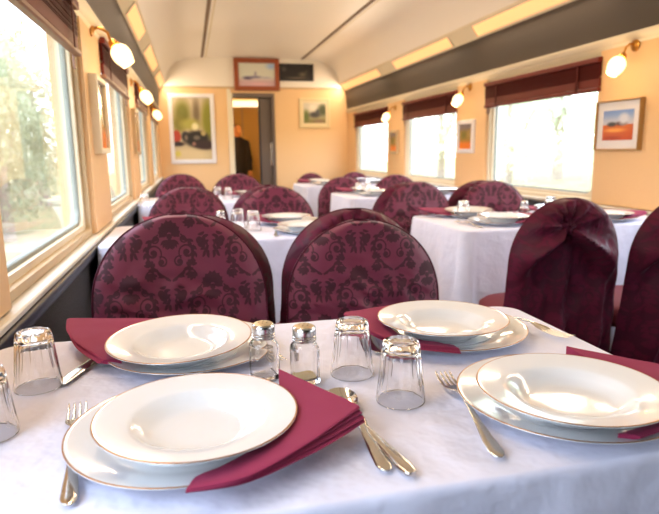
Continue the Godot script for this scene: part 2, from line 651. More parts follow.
	for q in [[XL - 0.11, d0], [d1, XR + 0.11]]:
		b = MB.new()
		b.box(Vector3((q[0] + q[1]) / 2.0, 0.99, ZE - 0.05), Vector3(q[1] - q[0], 1.98, 0.1), 0.001)
		part(b, "end_panel", M.wall, ew)
	b = MB.new()
	b.box(Vector3((d0 + d1) / 2.0, (dt + 1.98) / 2.0, ZE - 0.05), Vector3(d1 - d0, 1.98 - dt, 0.1), 0.001)
	part(b, "door_header", M.wall, ew)
	b = MB.new()
	b.box(Vector3(0.955, 2.23, ZE - 0.047), Vector3(2.93, 0.50, 0.106), 0.003)
	part(b, "bulkhead", M.white_wall, ew)
	b = MB.new()
	b.box(Vector3(0.955, 1.982, ZE + 0.006), Vector3(2.72, 0.022, 0.018), 0.004)
	part(b, "picture_rail", M.wood_frame, ew)
	b = MB.new()
	b.box(Vector3(0.575, 0.98, ZE + 0.008), Vector3(0.05, 1.96, 0.016), 0.003)
	part(b, "cover_strip", M.cream, ew)
	var bw := structure("wall_back")  # unseen wall, set close and dark to dim the near table and chairs
	b = MB.new()
	b.box(Vector3(0.955, 1.2, ZB + 0.05), Vector3(2.95, 2.5, 0.1), 0.001)
	part(b, "dimming_panel", M.wainscot, bw)

func ring(za: float, zb: float, ya: float, yb: float, r: float) -> PackedVector2Array:
	var o := PackedVector2Array()
	for q in [[zb - r, yb - r, 0.0], [za + r, yb - r, 0.5], [za + r, ya + r, 1.0], [zb - r, ya + r, 1.5]]:
		for k in 9:
			var a: float = PI * (q[2] + 0.5 * k / 8.0)
			o.append(Vector2(q[0] + cos(a) * r, q[1] + sin(a) * r))
	return o

# a frame between two outlines, between planes x0 and x1
func frame_mesh(outer: PackedVector2Array, inner: PackedVector2Array, x0: float, x1: float, bev := 0.004) -> MB:
	var rows := []
	var s := signf(x1 - x0)
	for q in [[outer, x0, 0.0], [outer, x1, 0.0], [inner, x1, -1.0], [inner, x1 - s * bev, 0.0], [inner, x0, 0.0], [outer, x0, 0.0]]:
		var r := PackedVector3Array()
		var src: PackedVector2Array = q[0]
		for k in src.size():
			var v := src[k]
			if q[2] < 0.0: v = v.lerp(outer[k], clampf(bev / maxf(v.distance_to(outer[k]), 1e-5), 0.0, 0.5))
			r.append(Vector3(q[1], v.y, v.x))
		rows.append(r)
	var b := MB.new()
	b.grid(rows, true)
	return b

func windows() -> void:
	var n := 0
	for side in [-1.0, 1.0]:
		var wins: Array = LEFT_WINDOWS if side < 0 else RIGHT_WINDOWS
		for k in wins.size():
			n += 1
			var z1: float = wins[k][0]; var z0: float = wins[k][1]
			var X := func(d: float) -> float: return (XL - d) if side < 0 else (XR + d)    # d: metres out from the wall face
			var w := structure("window_%d" % n)
			var outer := ring(z0, z1, WIN_LO, WIN_HI, 0.004)
			var mid := ring(z0 + 0.026, z1 - 0.026, WIN_LO + 0.026, WIN_HI - 0.026, 0.02)
			var inner := ring(z0 + 0.05, z1 - 0.05, WIN_LO + 0.048, WIN_HI - 0.05, 0.06)
			var gask := ring(z0 + 0.056, z1 - 0.056, WIN_LO + 0.060, WIN_HI - 0.056, 0.058)
			part(frame_mesh(outer, mid, X.call(0.11), X.call(0.012)), "outer_frame", M.wood_frame if side < 0 else M.cream, w, 50.0)
			part(frame_mesh(mid, inner, X.call(0.075), X.call(0.032)), "inner_frame", M.cream, w, 50.0)
			part(frame_mesh(inner, gask, X.call(0.066), X.call(0.046)), "gasket", M.gasket, w, 50.0)
			var b := MB.new()
			b.box(Vector3(X.call(0.06), (WIN_LO + WIN_HI) / 2.0, (z0 + z1) / 2.0), Vector3(0.005, WIN_HI - WIN_LO - 0.10, z1 - z0 - 0.104), 0.001)
			part(b, "pane", M.pane, w)
			if side < 0: blind(side, z0 + 0.15, z1, 1.452, k)
			else: blind(side, z0 - 0.012, z1 + 0.03, 1.410, k)

func blind(side: float, z0: float, z1: float, bottom: float, k: int) -> void:
	var X := func(d: float) -> float: return (XL + d) if side < 0 else (XR - d)
	var where := ["nearest the camera", "second from the camera", "farthest from the camera, beside the end wall", "fourth from the camera", "behind the camera", "last behind the camera"]
	var rwhere := ["widest in view, beside the desert picture", "in the middle of the three windows", "farthest along, beside the end wall", "beside the dark chairs", "behind the camera", "last behind the camera"]
	var lab := "red-brown slatted blind over the %s window %s" % ["left" if side < 0 else "right", where[k] if side < 0 else rwhere[k]]
	if side < 0 and k == 2: lab = "dark red-brown slatted blind drawn up over the left window third from the camera"
	if side < 0 and k == 3: lab = "dark red-brown slatted blind drawn up over the last left window beside the end wall"
	var t := thing("window_blind", lab, "blind", "drawn up slatted blinds", Vector3(X.call(0.0), bottom, (z0 + z1) / 2.0))
	var ln := z1 - z0 - 0.012
	var sgn := -side
	var b := MB.new()
	b.box(Vector3(sgn * 0.016, 0.011, 0), Vector3(0.030, 0.022, ln), 0.005)
	part(b, "bottom_rail", M.rail_pale if side < 0 else M.rail, t)
	b = MB.new()
	b.box(Vector3(sgn * 0.014, 0.050, 0), Vector3(0.016, 0.052, ln), 0.004)
	part(b, "rail_board", M.rail, t)
	var top := 1.645 if side < 0 else 1.60
	var count := 11 if side < 0 else 9
	var y0 := 0.080
	var step := (top - bottom - 0.03 - y0) / count
	var sm: ArrayMesh
	for i in count:
		if sm == null:
			b = MB.new()
			b.box(Vector3.ZERO, Vector3(0.030, 0.0055, ln), 0.002)
			sm = b.mesh()
		var o := part(sm, "slat", M.slat, t)
		o.position = Vector3(sgn * 0.016, y0 + step * (i + 0.5), 0)
		o.rotation.z = sgn * deg_to_rad(-62.0 + 6.0 * sin(i * 2.3 + k))
	b = MB.new()
	b.box(Vector3(sgn * 0.018, top - bottom - 0.015, 0), Vector3(0.036, 0.030, ln), 0.004)
	part(b, "head_rail", M.rail, t)
	for e in [-0.36, 0.36]:
		b = MB.new()
		b.box(Vector3(sgn * 0.034, (top - bottom) / 2.0, e * ln), Vector3(0.003, top - bottom - 0.02, 0.022), 0.001)
		part(b, "tape", M.slat, t)
	b = MB.new()
	b.box(Vector3(sgn * 0.004, 0.0, -ln / 2.0 + 0.012), Vector3(0.008, 0.09, 0.018), 0.002)
	part(b, "side_catch", M.rail_pale, t)

# ---------------------------------------------------------------- doorway and what lies beyond
func doorway() -> void:
	var d := structure("door_1")
	var b := MB.new()
	var d0 := 0.60; var d1 := 1.215; var dt := 1.905
	b.box(Vector3(d0 + 0.012, dt / 2.0, ZE - 0.045), Vector3(0.03, dt, 0.13), 0.004)
	part(b, "door_jamb", M.cream, d)
	b = MB.new()
	b.box(Vector3(d1 - 0.018, dt / 2.0, ZE - 0.045), Vector3(0.036, dt, 0.13), 0.004)
	part(b, "door_jamb", M.door, d)
	b = MB.new()
	b.box(Vector3((d0 + d1) / 2.0, dt - 0.03, ZE - 0.045), Vector3(d1 - d0 - 0.06, 0.06, 0.13), 0.004)
	part(b, "door_head", M.door, d)
	b = MB.new()
	b.box(Vector3(1.085, 0.95, ZE - 0.075), Vector3(0.19, 1.80, 0.035), 0.004)
	var leaf := part(b, "door_leaf", M.door, d)
	b = MB.new()
	b.box(Vector3(1.165, 1.05, ZE - 0.05), Vector3(0.035, 0.34, 0.016), 0.004)
	part(b, "door_pull", M.steel, leaf)
	b = MB.new()
	b.box(Vector3(1.00, 0.95, ZE - 0.06), Vector3(0.03, 1.78, 0.02), 0.004)
	part(b, "door_edge", M.dark_wood, leaf)
	# vestibule
	var v := structure("wall_vestibule")
	for q in [[0.22, 0.9, -10.05, 0.06, 2.3, 2.95], [1.62, 0.9, -10.05, 0.06, 2.3, 2.95], [0.92, 0.9, -11.5, 1.5, 2.3, 0.06]]:
		b = MB.new()
		b.box(Vector3(q[0], 1.1, q[2]), Vector3(q[3], 2.36, q[5]), 0.002)
		part(b, "vestibule_panel", M.ochre, v)
	b = MB.new()
	b.box(Vector3(1.02, 1.0, -11.46), Vector3(0.035, 2.0, 0.03), 0.003)
	part(b, "corridor_post", M.wood_frame, v)
	b = MB.new()
	b.box(Vector3(0.92, 2.29, -10.0), Vector3(1.5, 0.06, 3.1), 0.002)
	part(b, "vestibule_ceiling", M.ceiling, v)
	b = MB.new()
	b.box(Vector3(0.92, -0.04, -10.0), Vector3(1.5, 0.08, 3.1), 0.002)
	part(b, "vestibule_floor", M.floor, v)
	var t := thing("vestibule_light", "white lit strip light seen through the far doorway, above the person", "strip light", "", Vector3(0.985, 1.88, -10.0))
	b = MB.new()
	b.box(Vector3(0, 0, 0), Vector3(0.56, 0.10, 0.06), 0.01)
	part(b, "lit_cover", glow(Color(0.95, 0.96, 0.92), 0.75), t)
	b = MB.new()
	b.box(Vector3(0, 0.06, 0), Vector3(0.60, 0.03, 0.08), 0.004)
	part(b, "housing", M.cream, t)
	for x in [-0.2, 0.2]:
		b = MB.new()
		b.tube([Vector3(x, 0.07, 0), Vector3(x, 0.39, 0)], [0.008], 8)
		part(b, "hanger", M.cream, t)
	var l := AreaLight3D.new()
	l.name = "strip_glow"
	l.area_size = Vector2(0.55, 0.09)
	l.light_energy = 5.0
	l.light_color = Color(1.0, 0.9, 0.72)
	l.area_range = 6.0
	l.shadow_enabled = true
	t.add_child(l)
	l.position = Vector3(0, 0, 0.04)
	l.rotation = Vector3(0, PI, 0)
	person(Vector3(0.83, 0, -10.55))

# surface nets over a field of tapered capsules
func nets(bones: Array, cell: float, k: float) -> MB:
	var lo := Vector3(1e9, 1e9, 1e9); var hi := -lo
	for q in bones:
		for e in 2:
			var r: float = maxf(q[2], q[3]) + cell * 2.0
			lo = lo.min(q[e] - Vector3(r, r, r)); hi = hi.max(q[e] + Vector3(r, r, r))
	var n := Vector3i(((hi - lo) / cell).ceil()) + Vector3i(1, 1, 1)
	var val := PackedFloat32Array()
	val.resize(n.x * n.y * n.z)
	for z in n.z:
		for y in n.y:
			for x in n.x:
				var pt := lo + Vector3(x, y, z) * cell
				var d := 1e9
				for q in bones:
					var a: Vector3 = q[0]; var ab: Vector3 = q[1] - a
					var f := clampf((pt - a).dot(ab) / maxf(ab.length_squared(), 1e-9), 0.0, 1.0)
					var dd: float = pt.distance_to(a + ab * f) - lerpf(q[2], q[3], f)
					if dd < d + k:
						var h := clampf(0.5 + 0.5 * (dd - d) / k, 0.0, 1.0)
						d = lerpf(dd, d, h) - k * h * (1.0 - h)
				val[(z * n.y + y) * n.x + x] = d
	var vid := {}
	var idx := func(x: int, y: int, z: int) -> int: return (z * n.y + y) * n.x + x
	for z in n.z - 1:
		for y in n.y - 1:
			for x in n.x - 1:
				var s := Vector3.ZERO; var c := 0
				for e in [[0, 0, 0, 1, 0, 0], [0, 1, 0, 1, 1, 0], [0, 0, 1, 1, 0, 1], [0, 1, 1, 1, 1, 1], [0, 0, 0, 0, 1, 0], [1, 0, 0, 1, 1, 0], [0, 0, 1, 0, 1, 1], [1, 0, 1, 1, 1, 1], [0, 0, 0, 0, 0, 1], [1, 0, 0, 1, 0, 1], [0, 1, 0, 0, 1, 1], [1, 1, 0, 1, 1, 1]]:
					var v0 := val[idx.call(x + e[0], y + e[1], z + e[2])]
					var v1 := val[idx.call(x + e[3], y + e[4], z + e[5])]
					if (v0 < 0.0) != (v1 < 0.0):
						s += Vector3(x + e[0], y + e[1], z + e[2]).lerp(Vector3(x + e[3], y + e[4], z + e[5]), v0 / (v0 - v1)); c += 1
				if c: vid[idx.call(x, y, z)] = lo + s / c * cell
	var b := MB.new()
	for z in range(1, n.z - 1):
		for y in range(1, n.y - 1):
			for x in range(1, n.x - 1):
				var i0: int = idx.call(x, y, z)
				var inside := val[i0] < 0.0
				for ax in 3:
					var st: Array = [[1, 0, 0], [0, 1, 0], [0, 0, 1]][ax]
					if inside == (val[idx.call(x + st[0], y + st[1], z + st[2])] < 0.0): continue
					var u: Array = [[0, 1, 0], [0, 0, 1], [1, 0, 0]][ax]
					var w: Array = [[0, 0, 1], [1, 0, 0], [0, 1, 0]][ax]
					var A: Vector3 = vid[i0]
					var B: Vector3 = vid[idx.call(x - u[0], y - u[1], z - u[2])]
					var C: Vector3 = vid[idx.call(x - u[0] - w[0], y - u[1] - w[1], z - u[2] - w[2])]
					var D: Vector3 = vid[idx.call(x - w[0], y - w[1], z - w[2])]
					if inside: b.tri(A, B, C); b.tri(A, C, D)
					else: b.tri(A, C, B); b.tri(A, D, C)
	return b

func person(at: Vector3) -> void:
	var t := thing("person", "person in dark clothes standing just beyond the far doorway", "person", "", at, deg_to_rad(20.0))
	var V := func(x: float, y: float, z: float) -> Vector3: return Vector3(x, y, z)
	var s := 0.985
	var bones := [
		[V.call(0, 1.44, 0.01), V.call(0, 1.50, 0.02), 0.075, 0.082], [V.call(0, 1.40, 0.03), V.call(0, 1.45, 0.03), 0.052, 0.06], [V.call(0, 1.28, 0), V.call(0, 1.40, 0.01), 0.055, 0.05],
		[V.call(0, 1.455, 0.095), V.call(0, 1.435, 0.108), 0.010, 0.014], [V.call(-0.078, 1.455, 0.0), V.call(-0.082, 1.44, 0.0), 0.014, 0.012], [V.call(0.078, 1.455, 0.0), V.call(0.082, 1.44, 0.0), 0.014, 0.012],
		[V.call(0, 0.90, 0), V.call(0, 1.22, 0), 0.13, 0.14], [V.call(-0.14, 1.25, 0), V.call(0.14, 1.25, 0), 0.07, 0.07]]
	for q in [-1.0, 1.0]:
		bones.append([V.call(q * 0.17, 1.24, 0), V.call(q * 0.215, 0.98, 0.01), 0.055, 0.045])
		bones.append([V.call(q * 0.215, 0.98, 0.01), V.call(q * 0.20, 0.76, 0.09), 0.043, 0.03])
		bones.append([V.call(q * 0.20, 0.76, 0.09), V.call(q * 0.195, 0.68, 0.12), 0.032, 0.026])
		for fg in 4:
			bones.append([V.call(q * 0.195 + (fg - 1.5) * 0.017, 0.67, 0.125), V.call(q * 0.192 + (fg - 1.5) * 0.017, 0.605 + 0.008 * absf(fg - 1.2), 0.14), 0.010, 0.008])
		bones.append([V.call(q * 0.18, 0.73, 0.12), V.call(q * 0.165, 0.67, 0.16), 0.011, 0.009])
		bones.append([V.call(q * 0.085, 0.88, 0), V.call(q * 0.095, 0.47, 0.01), 0.085, 0.055])
		bones.append([V.call(q * 0.095, 0.47, 0.01), V.call(q * 0.10, 0.08, -0.01), 0.053, 0.04])
		bones.append([V.call(q * 0.10, 0.045, -0.03), V.call(q * 0.11, 0.035, 0.13), 0.042, 0.035])
	part(nets(bones, 0.016, 0.03), "body", M.skin, t, 80.0)
	var coat := [[V.call(0, 0.80, 0), V.call(0, 1.24, 0), 0.165, 0.15], [V.call(-0.145, 1.255, 0), V.call(0.145, 1.255, 0), 0.085, 0.085], [V.call(0, 1.30, 0), V.call(0, 1.345, 0.0), 0.085, 0.07]]
	for q in [-1.0, 1.0]:
		coat.append([V.call(q * 0.17, 1.24, 0), V.call(q * 0.22, 0.98, 0.01), 0.075, 0.062])
		coat.append([V.call(q * 0.22, 0.98, 0.01), V.call(q * 0.205, 0.78, 0.08), 0.06, 0.05])
	part(nets(coat, 0.02, 0.03), "jacket", M.coat, t, 80.0)
	var tr := []
	for q in [-1.0, 1.0]:
		tr.append([V.call(q * 0.085, 0.86, 0), V.call(q * 0.095, 0.47, 0.01), 0.10, 0.072])
		tr.append([V.call(q * 0.095, 0.47, 0.01), V.call(q * 0.10, 0.09, 0.0), 0.07, 0.062])
	part(nets(tr, 0.02, 0.02), "trousers", M.coat, t, 80.0)
	part(nets([[V.call(0, 1.50, -0.03), V.call(0, 1.52, 0.0), 0.082, 0.075], [V.call(0, 1.43, -0.045), V.call(0, 1.5, -0.03), 0.065, 0.08]], 0.012, 0.03), "hair", M.hair, t, 80.0)
	t.scale = Vector3(s, s, s)

# ---------------------------------------------------------------- outside
func outside() -> void:
	var g := structure("ground")
	var gm := mat(Color(0.66, 0.60, 0.43), 0.95)
	gm.albedo_texture = noise_tex(51, 0.02, [Color(0.80, 0.82, 0.68), Color(1.0, 0.98, 0.95)], 512)
	gm.uv1_triplanar = true; gm.uv1_scale = Vector3(0.25, 0.25, 0.25)
	var b := MB.new()
	for s in [-1.0, 1.0]:
		var rows := []
		for i in 26:
			var r := PackedVector3Array()
			for j in 60:
				var d := 1.2 + pow(i / 25.0, 2.0) * 90.0
				var z := -60.0 + j * 1.6
				r.append(Vector3(0.95 + s * (d + 0.8), -1.0 + clampf((d - 4.0) * 0.05, 0, 2.5) + 0.12 * sin(z * 0.9 + d) * minf(1.0, d * 0.2), z))
			rows.append(r)
		b.grid(rows)
	part(b, "grass_verge", gm, g, 60.0, false)
	# foliage shared by the trees: a crown of small leaf blades
	var leaf := MB.new()
	leaf.tri(Vector3(0, 0, -0.5), Vector3(0.28, 0.06, 0), Vector3(0, 0, 0.5))
	leaf.tri(Vector3(0, 0, -0.5), Vector3(0, 0, 0.5), Vector3(-0.28, 0.06, 0))
	var lm := leaf.mesh(10.0, false)
	var leaf_mats := []
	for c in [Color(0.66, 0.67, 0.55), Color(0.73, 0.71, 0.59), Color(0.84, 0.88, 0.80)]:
		var m := mat(c, 0.6)
		m.backlight_enabled = true
		m.backlight = c * 0.9
		leaf_mats.append(m)
	lm.surface_set_material(0, leaf_mats[0])
	var crowns := []
	for kind in 3:
		var mm := MultiMesh.new()
		mm.transform_format = MultiMesh.TRANSFORM_3D
		mm.mesh = lm
		mm.instance_count = 5200
		var lobes := []
		for q in 15:
			var a := rng.randf() * TAU
			lobes.append([Vector3(cos(a) * rng.randf_range(0.3, 1.5), rng.randf_range(0.8, 4.6), sin(a) * rng.randf_range(0.3, 1.5)), rng.randf_range(0.55, 1.0)])
		for q in 5200:
			var lb: Array = lobes[q % lobes.size()]
			var dir := Vector3(rng.randfn(), rng.randfn(), rng.randfn()).normalized()
			var pos: Vector3 = lb[0] + dir * lb[1] * pow(rng.randf(), 0.4)
			var bs := Basis.from_euler(Vector3(rng.randf() * TAU, rng.randf() * TAU, 0)) * Basis.from_scale(Vector3.ONE * rng.randf_range(0.10, 0.22))
			mm.set_instance_transform(q, Transform3D(bs, pos))
		crowns.append(mm)
	var bark := mat(Color(0.62, 0.57, 0.52), 0.9)
	var spots := [
		[-5.2, -8.5, 0.95, 0], [-6.6, -12.0, 1.15, 1], [-4.4, -15.5, 0.9, 0], [-8.2, -15.0, 1.4, 1], [-6.0, -19.0, 1.2, 0], [-9.5, -21.0, 1.6, 1], [-5.6, -24.5, 1.2, 1], [-8.5, -28.0, 1.7, 0], [-11.5, -17.0, 1.5, 0], [-7.6, -6.0, 1.1, 1], [-5.8, -3.0, 0.9, 0],
		[11.5, -9.0, 1.0, 2], [12.5, -13.0, 1.3, 2], [15.5, -17.5, 1.6, 2], [12.0, -20.5, 1.2, 2], [17.0, -24.5, 1.8, 2], [14.5, -10.5, 1.5, 2], [13.0, -29.0, 1.5, 2], [18.0, -13.5, 1.8, 2]]
	var k := 0
	for q in spots:
		k += 1
		var side := "left" if q[0] < 0 else "right"
		var t := thing("tree", "pale green leafy tree outside the %s windows, hazy in the bright light" % side, "tree", "trees outside the %s windows" % side, Vector3(q[0], -0.95, q[1]), k * 1.7)
		b = MB.new()
		b.tube([Vector3(0, -0.2, 0), Vector3(0.05, 1.2, 0.04), Vector3(-0.05, 2.6, 0), Vector3(0, 3.8, 0.05)], [0.17, 0.12, 0.09, 0.04], 9)
		b.tube([Vector3(0.03, 1.4, 0), Vector3(0.6, 2.6, 0.3), Vector3(0.9, 3.3, 0.5)], [0.07, 0.05, 0.02], 7)
		b.tube([Vector3(0.0, 1.7, 0), Vector3(-0.5, 2.7, -0.4), Vector3(-0.9, 3.5, -0.5)], [0.06, 0.045, 0.02], 7)
		part(b, "trunk", bark, t)
		var f := MultiMeshInstance3D.new()
		f.name = "foliage"
		f.multimesh = crowns[q[3]]
		f.material_override = leaf_mats[q[3]]
		f.set_meta("kind", "stuff")
		t.add_child(f)
		t.scale = Vector3.ONE * float(q[2])

# ---------------------------------------------------------------- tables and cloths
const T0 := -0.362
const T1 := 0.683
const TN := -0.512
const TF := -1.135
# [offset x, offset z, width factor, phrase]
const TABLES := [[0.0, 0.0, 1.045, "front table"], [0.0, -1.80, 1.045, "second table on the left"], [0.0, -3.62, 1.045, "third table on the left"], [1.49, -1.745, 1.14, "nearest table across the aisle"], [1.49, -3.58, 1.14, "second table across the aisle"], [1.45, -5.15, 1.18, "farthest table across the aisle"]]

func rounded_rect(x0: float, x1: float, z0: float, z1: float, r: float, per := 0.016) -> Array:
	var pts := PackedVector3Array(); var nrm := PackedVector3Array()
	var edge := func(a: Vector3, b: Vector3, nn: Vector3) -> void:
		var n := int(a.distance_to(b) / per)
		for k in n:
			pts.append(a.lerp(b, float(k) / n)); nrm.append(nn)
	var arc := func(c: Vector3, a0: float) -> void:
		for k in 8:
			var a := a0 + PI / 2 * k / 8.0
			var d := Vector3(cos(a), 0, sin(a))
			pts.append(c + d * r); nrm.append(d)
	edge.call(Vector3(x1, 0, z0 + r), Vector3(x1, 0, z1 - r), Vector3(1, 0, 0))
	arc.call(Vector3(x1 - r, 0, z1 - r), 0.0)
	edge.call(Vector3(x1 - r, 0, z1), Vector3(x0 + r, 0, z1), Vector3(0, 0, 1))
	arc.call(Vector3(x0 + r, 0, z1 - r), PI / 2)
	edge.call(Vector3(x0, 0, z1 - r), Vector3(x0, 0, z0 + r), Vector3(-1, 0, 0))
	arc.call(Vector3(x0 + r, 0, z0 + r), PI)
	edge.call(Vector3(x0 + r, 0, z0), Vector3(x1 - r, 0, z0), Vector3(0, 0, -1))
	arc.call(Vector3(x1 - r, 0, z0 + r), PI * 1.5)
	return [pts, nrm]

# cloth with its top at local y = 0.75
func cloth_mesh(x0: float, x1: float, z0: float, z1: float, seed_: int, flat_side: float) -> ArrayMesh:
	var n := FastNoiseLite.new()
	n.seed = seed_; n.frequency = 3.2
	var rr := rounded_rect(x0, x1, z0, z1, 0.045)
	var pts: PackedVector3Array = rr[0]; var nrm: PackedVector3Array = rr[1]
	var c := Vector3((x0 + x1) / 2, 0, (z0 + z1) / 2)
	var rows := []
	for f in [0.02, 0.25, 0.5, 0.72, 0.88, 0.96, 0.99]:
		var r := PackedVector3Array()
		for v in pts:
			var q := c.lerp(v, f)
			r.append(Vector3(q.x, 0.75 + 0.0008 * n.get_noise_2d(q.x * 5, q.z * 5), q.z))
		rows.append(r)
	for d in [[0.004, -0.0012], [0.0075, -0.005], [0.009, -0.012]]:
		var r := PackedVector3Array()
		for k in pts.size(): r.append(pts[k] + nrm[k] * (d[0] - 0.004) + Vector3(0, 0.75 + d[1], 0))
		rows.append(r)
	var drop := 0.58
	var along := 0.0
	for s in range(1, 17):
		var f := s / 16.0
		var r := PackedVector3Array()
		along = 0.0
		for k in pts.size():
			if k: along += pts[k].distance_to(pts[k - 1])
			var corner: float = 1.0 if absf(nrm[k].x) > 0.02 and absf(nrm[k].z) > 0.02 else 0.0
			var wob := 0.030 * pow(f, 0.8) * (0.55 * sin(along * 21.0 + seed_) + 0.45 * sin(along * 34.0 + 1.3 * seed_) + 0.8 * n.get_noise_2d(along * 1.2, f * 0.3))
			var out := 0.006 + 0.02 * f + wob + corner * 0.05 * f
			var q := pts[k] + nrm[k] * out + Vector3(0, 0.738 - drop * f - corner * 0.03 * f, 0)
			if flat_side < 0.0: q.x = maxf(q.x, x0 - 0.004)
			else: q.x = minf(q.x, x1 + 0.004)
			r.append(q)
		rows.append(r)
	var b := MB.new()
	b.grid(rows, true)
	b.fan(rows[0], false)
	return b.mesh(60.0, false)

func tables() -> void:
	for k in TABLES.size():
		var q: Array = TABLES[k]
		var x0: float = T0 + q[0]; var x1: float = x0 + q[2]
		var z0: float = TF + q[1]; var z1: float = TN + q[1]
		var xc := (x0 + x1) / 2; var zc := (z0 + z1) / 2
		var t := thing("dining_table", "dining table hidden under the white cloth of the %s" % q[3], "table", "dining tables", Vector3(xc, 0, zc))
		var b := MB.new()
		var rr := rounded_rect(-(x1 - x0) / 2 + 0.006, (x1 - x0) / 2 - 0.006, -(z1 - z0) / 2 + 0.006, (z1 - z0) / 2 - 0.006, 0.045, 0.2)
		var lp := []
		for y in [[0.716, 0.99], [0.719, 1.0], [0.741, 1.0], [0.7445, 0.99]]:
			var r := PackedVector3Array()
			for v in rr[0]: r.append(Vector3(v.x * y[1], y[0], v.z * y[1]))
			lp.append(r)
		b.loft(lp)
		part(b, "tabletop", M.dark_wood, t)
		for sx in [-1.0, 1.0]:
			for sz in [-1.0, 1.0]:
				b = MB.new()
				b.tube([Vector3(sx * (q[2] / 2 - 0.07), 0.0, sz * 0.24), Vector3(sx * (q[2] / 2 - 0.07), 0.718, sz * 0.24)], [0.018, 0.024], 12)
				part(b, "leg", M.dark_wood, t)
		var lab: String = ["white tablecloth with soft lavender tint on the front table, fully in view", "white tablecloth on the second table on the left, behind the two front chairs", "white tablecloth on the third table on the left, mostly hidden by chairs", "white tablecloth draped in folds on the nearest table across the aisle", "white tablecloth on the second table across the aisle, small in view", "white tablecloth on the farthest table across the aisle"][k]
		var o := MeshInstance3D.new()
		o.mesh = cloth_mesh(-q[2] / 2, q[2] / 2, -(z1 - z0) / 2, (z1 - z0) / 2, k + 3, -1.0 if k < 3 else 1.0)
		o.material_override = M.cloth
		o.name = numbered("tablecloth")
		o.position = Vector3(xc, 0.0, zc)
		add_child(o, true)
		tag(o, lab, "tablecloth", "white tablecloths")

# ---------------------------------------------------------------- chairs
const CH_TOP := 0.92
const CH_W := 0.222

func half_width(y: float) -> float:
	var spring := CH_TOP - 0.235
	if y >= spring:
		var f := (y - spring) / (CH_TOP - spring)
		return CH_W * pow(maxf(1.0 - pow(f, 2.15), 0.0), 0.5)
	return CH_W + 0.02 * (spring - y)

# the back of the cover is pinched to a knot and falls in swags
func back_depth(x: float, y: float, w: float, seed_: int, knot: Vector2) -> float:
	var base := 0.055 + 0.03 * clampf((CH_TOP - y) / 0.3, 0, 1)
	var d := Vector2(x, y) - knot
	var r := d.length()
	var a := d.angle()
	var h := 0.0
	for q in [[0.10, 0.22, 1.0], [0.75, 0.15, 0.9], [1.20, 0.13, 1.0], [1.70, 0.15, 0.9], [2.25, 0.17, 1.1], [2.80, 0.2, 0.8], [-2.52, 0.20, 2.1], [-0.64, 0.19, 2.1]]:
		var da := wrapf(a - q[0], -PI, PI)
		h += q[2] * exp(-da * da / (q[1] * q[1]))
	var env := (r / (r + 0.030)) * exp(-pow(r / 0.26, 4.0))
	var fold := 0.036 * h * env - 0.022 * exp(-r * r / 0.0010)
	# the middle hangs deeper, between the two swags
	var dm := absf(wrapf(a + 1.58, -PI, PI))
	var mid := (1.0 - smoothstep(0.66, 0.84, dm)) * (r / (r + 0.03)) * exp(-pow(r / 0.33, 6.0))
	fold -= 0.042 * mid
	# long vertical folds below the swags
	var low := smoothstep(0.05, 0.22, knot.y - y)
	fold += low * 0.017 * (sin(x * 42.0 + seed_ * 1.7 + y * 3.0) + 0.6 * sin(x * 79.0 + seed_ + y * 5.0))
	fold += 0.006 * sin(y * 38.0 + x * 30.0 + seed_) * smoothstep(0.1, 0.3, knot.y - y)
	fold += 0.0035 * sin(x * 130.0 + 9.0 * sin(y * 37.0 + seed_)) * sin(y * 96.0 + 7.0 * sin(x * 41.0)) 
	return maxf(base + fold, 0.018)

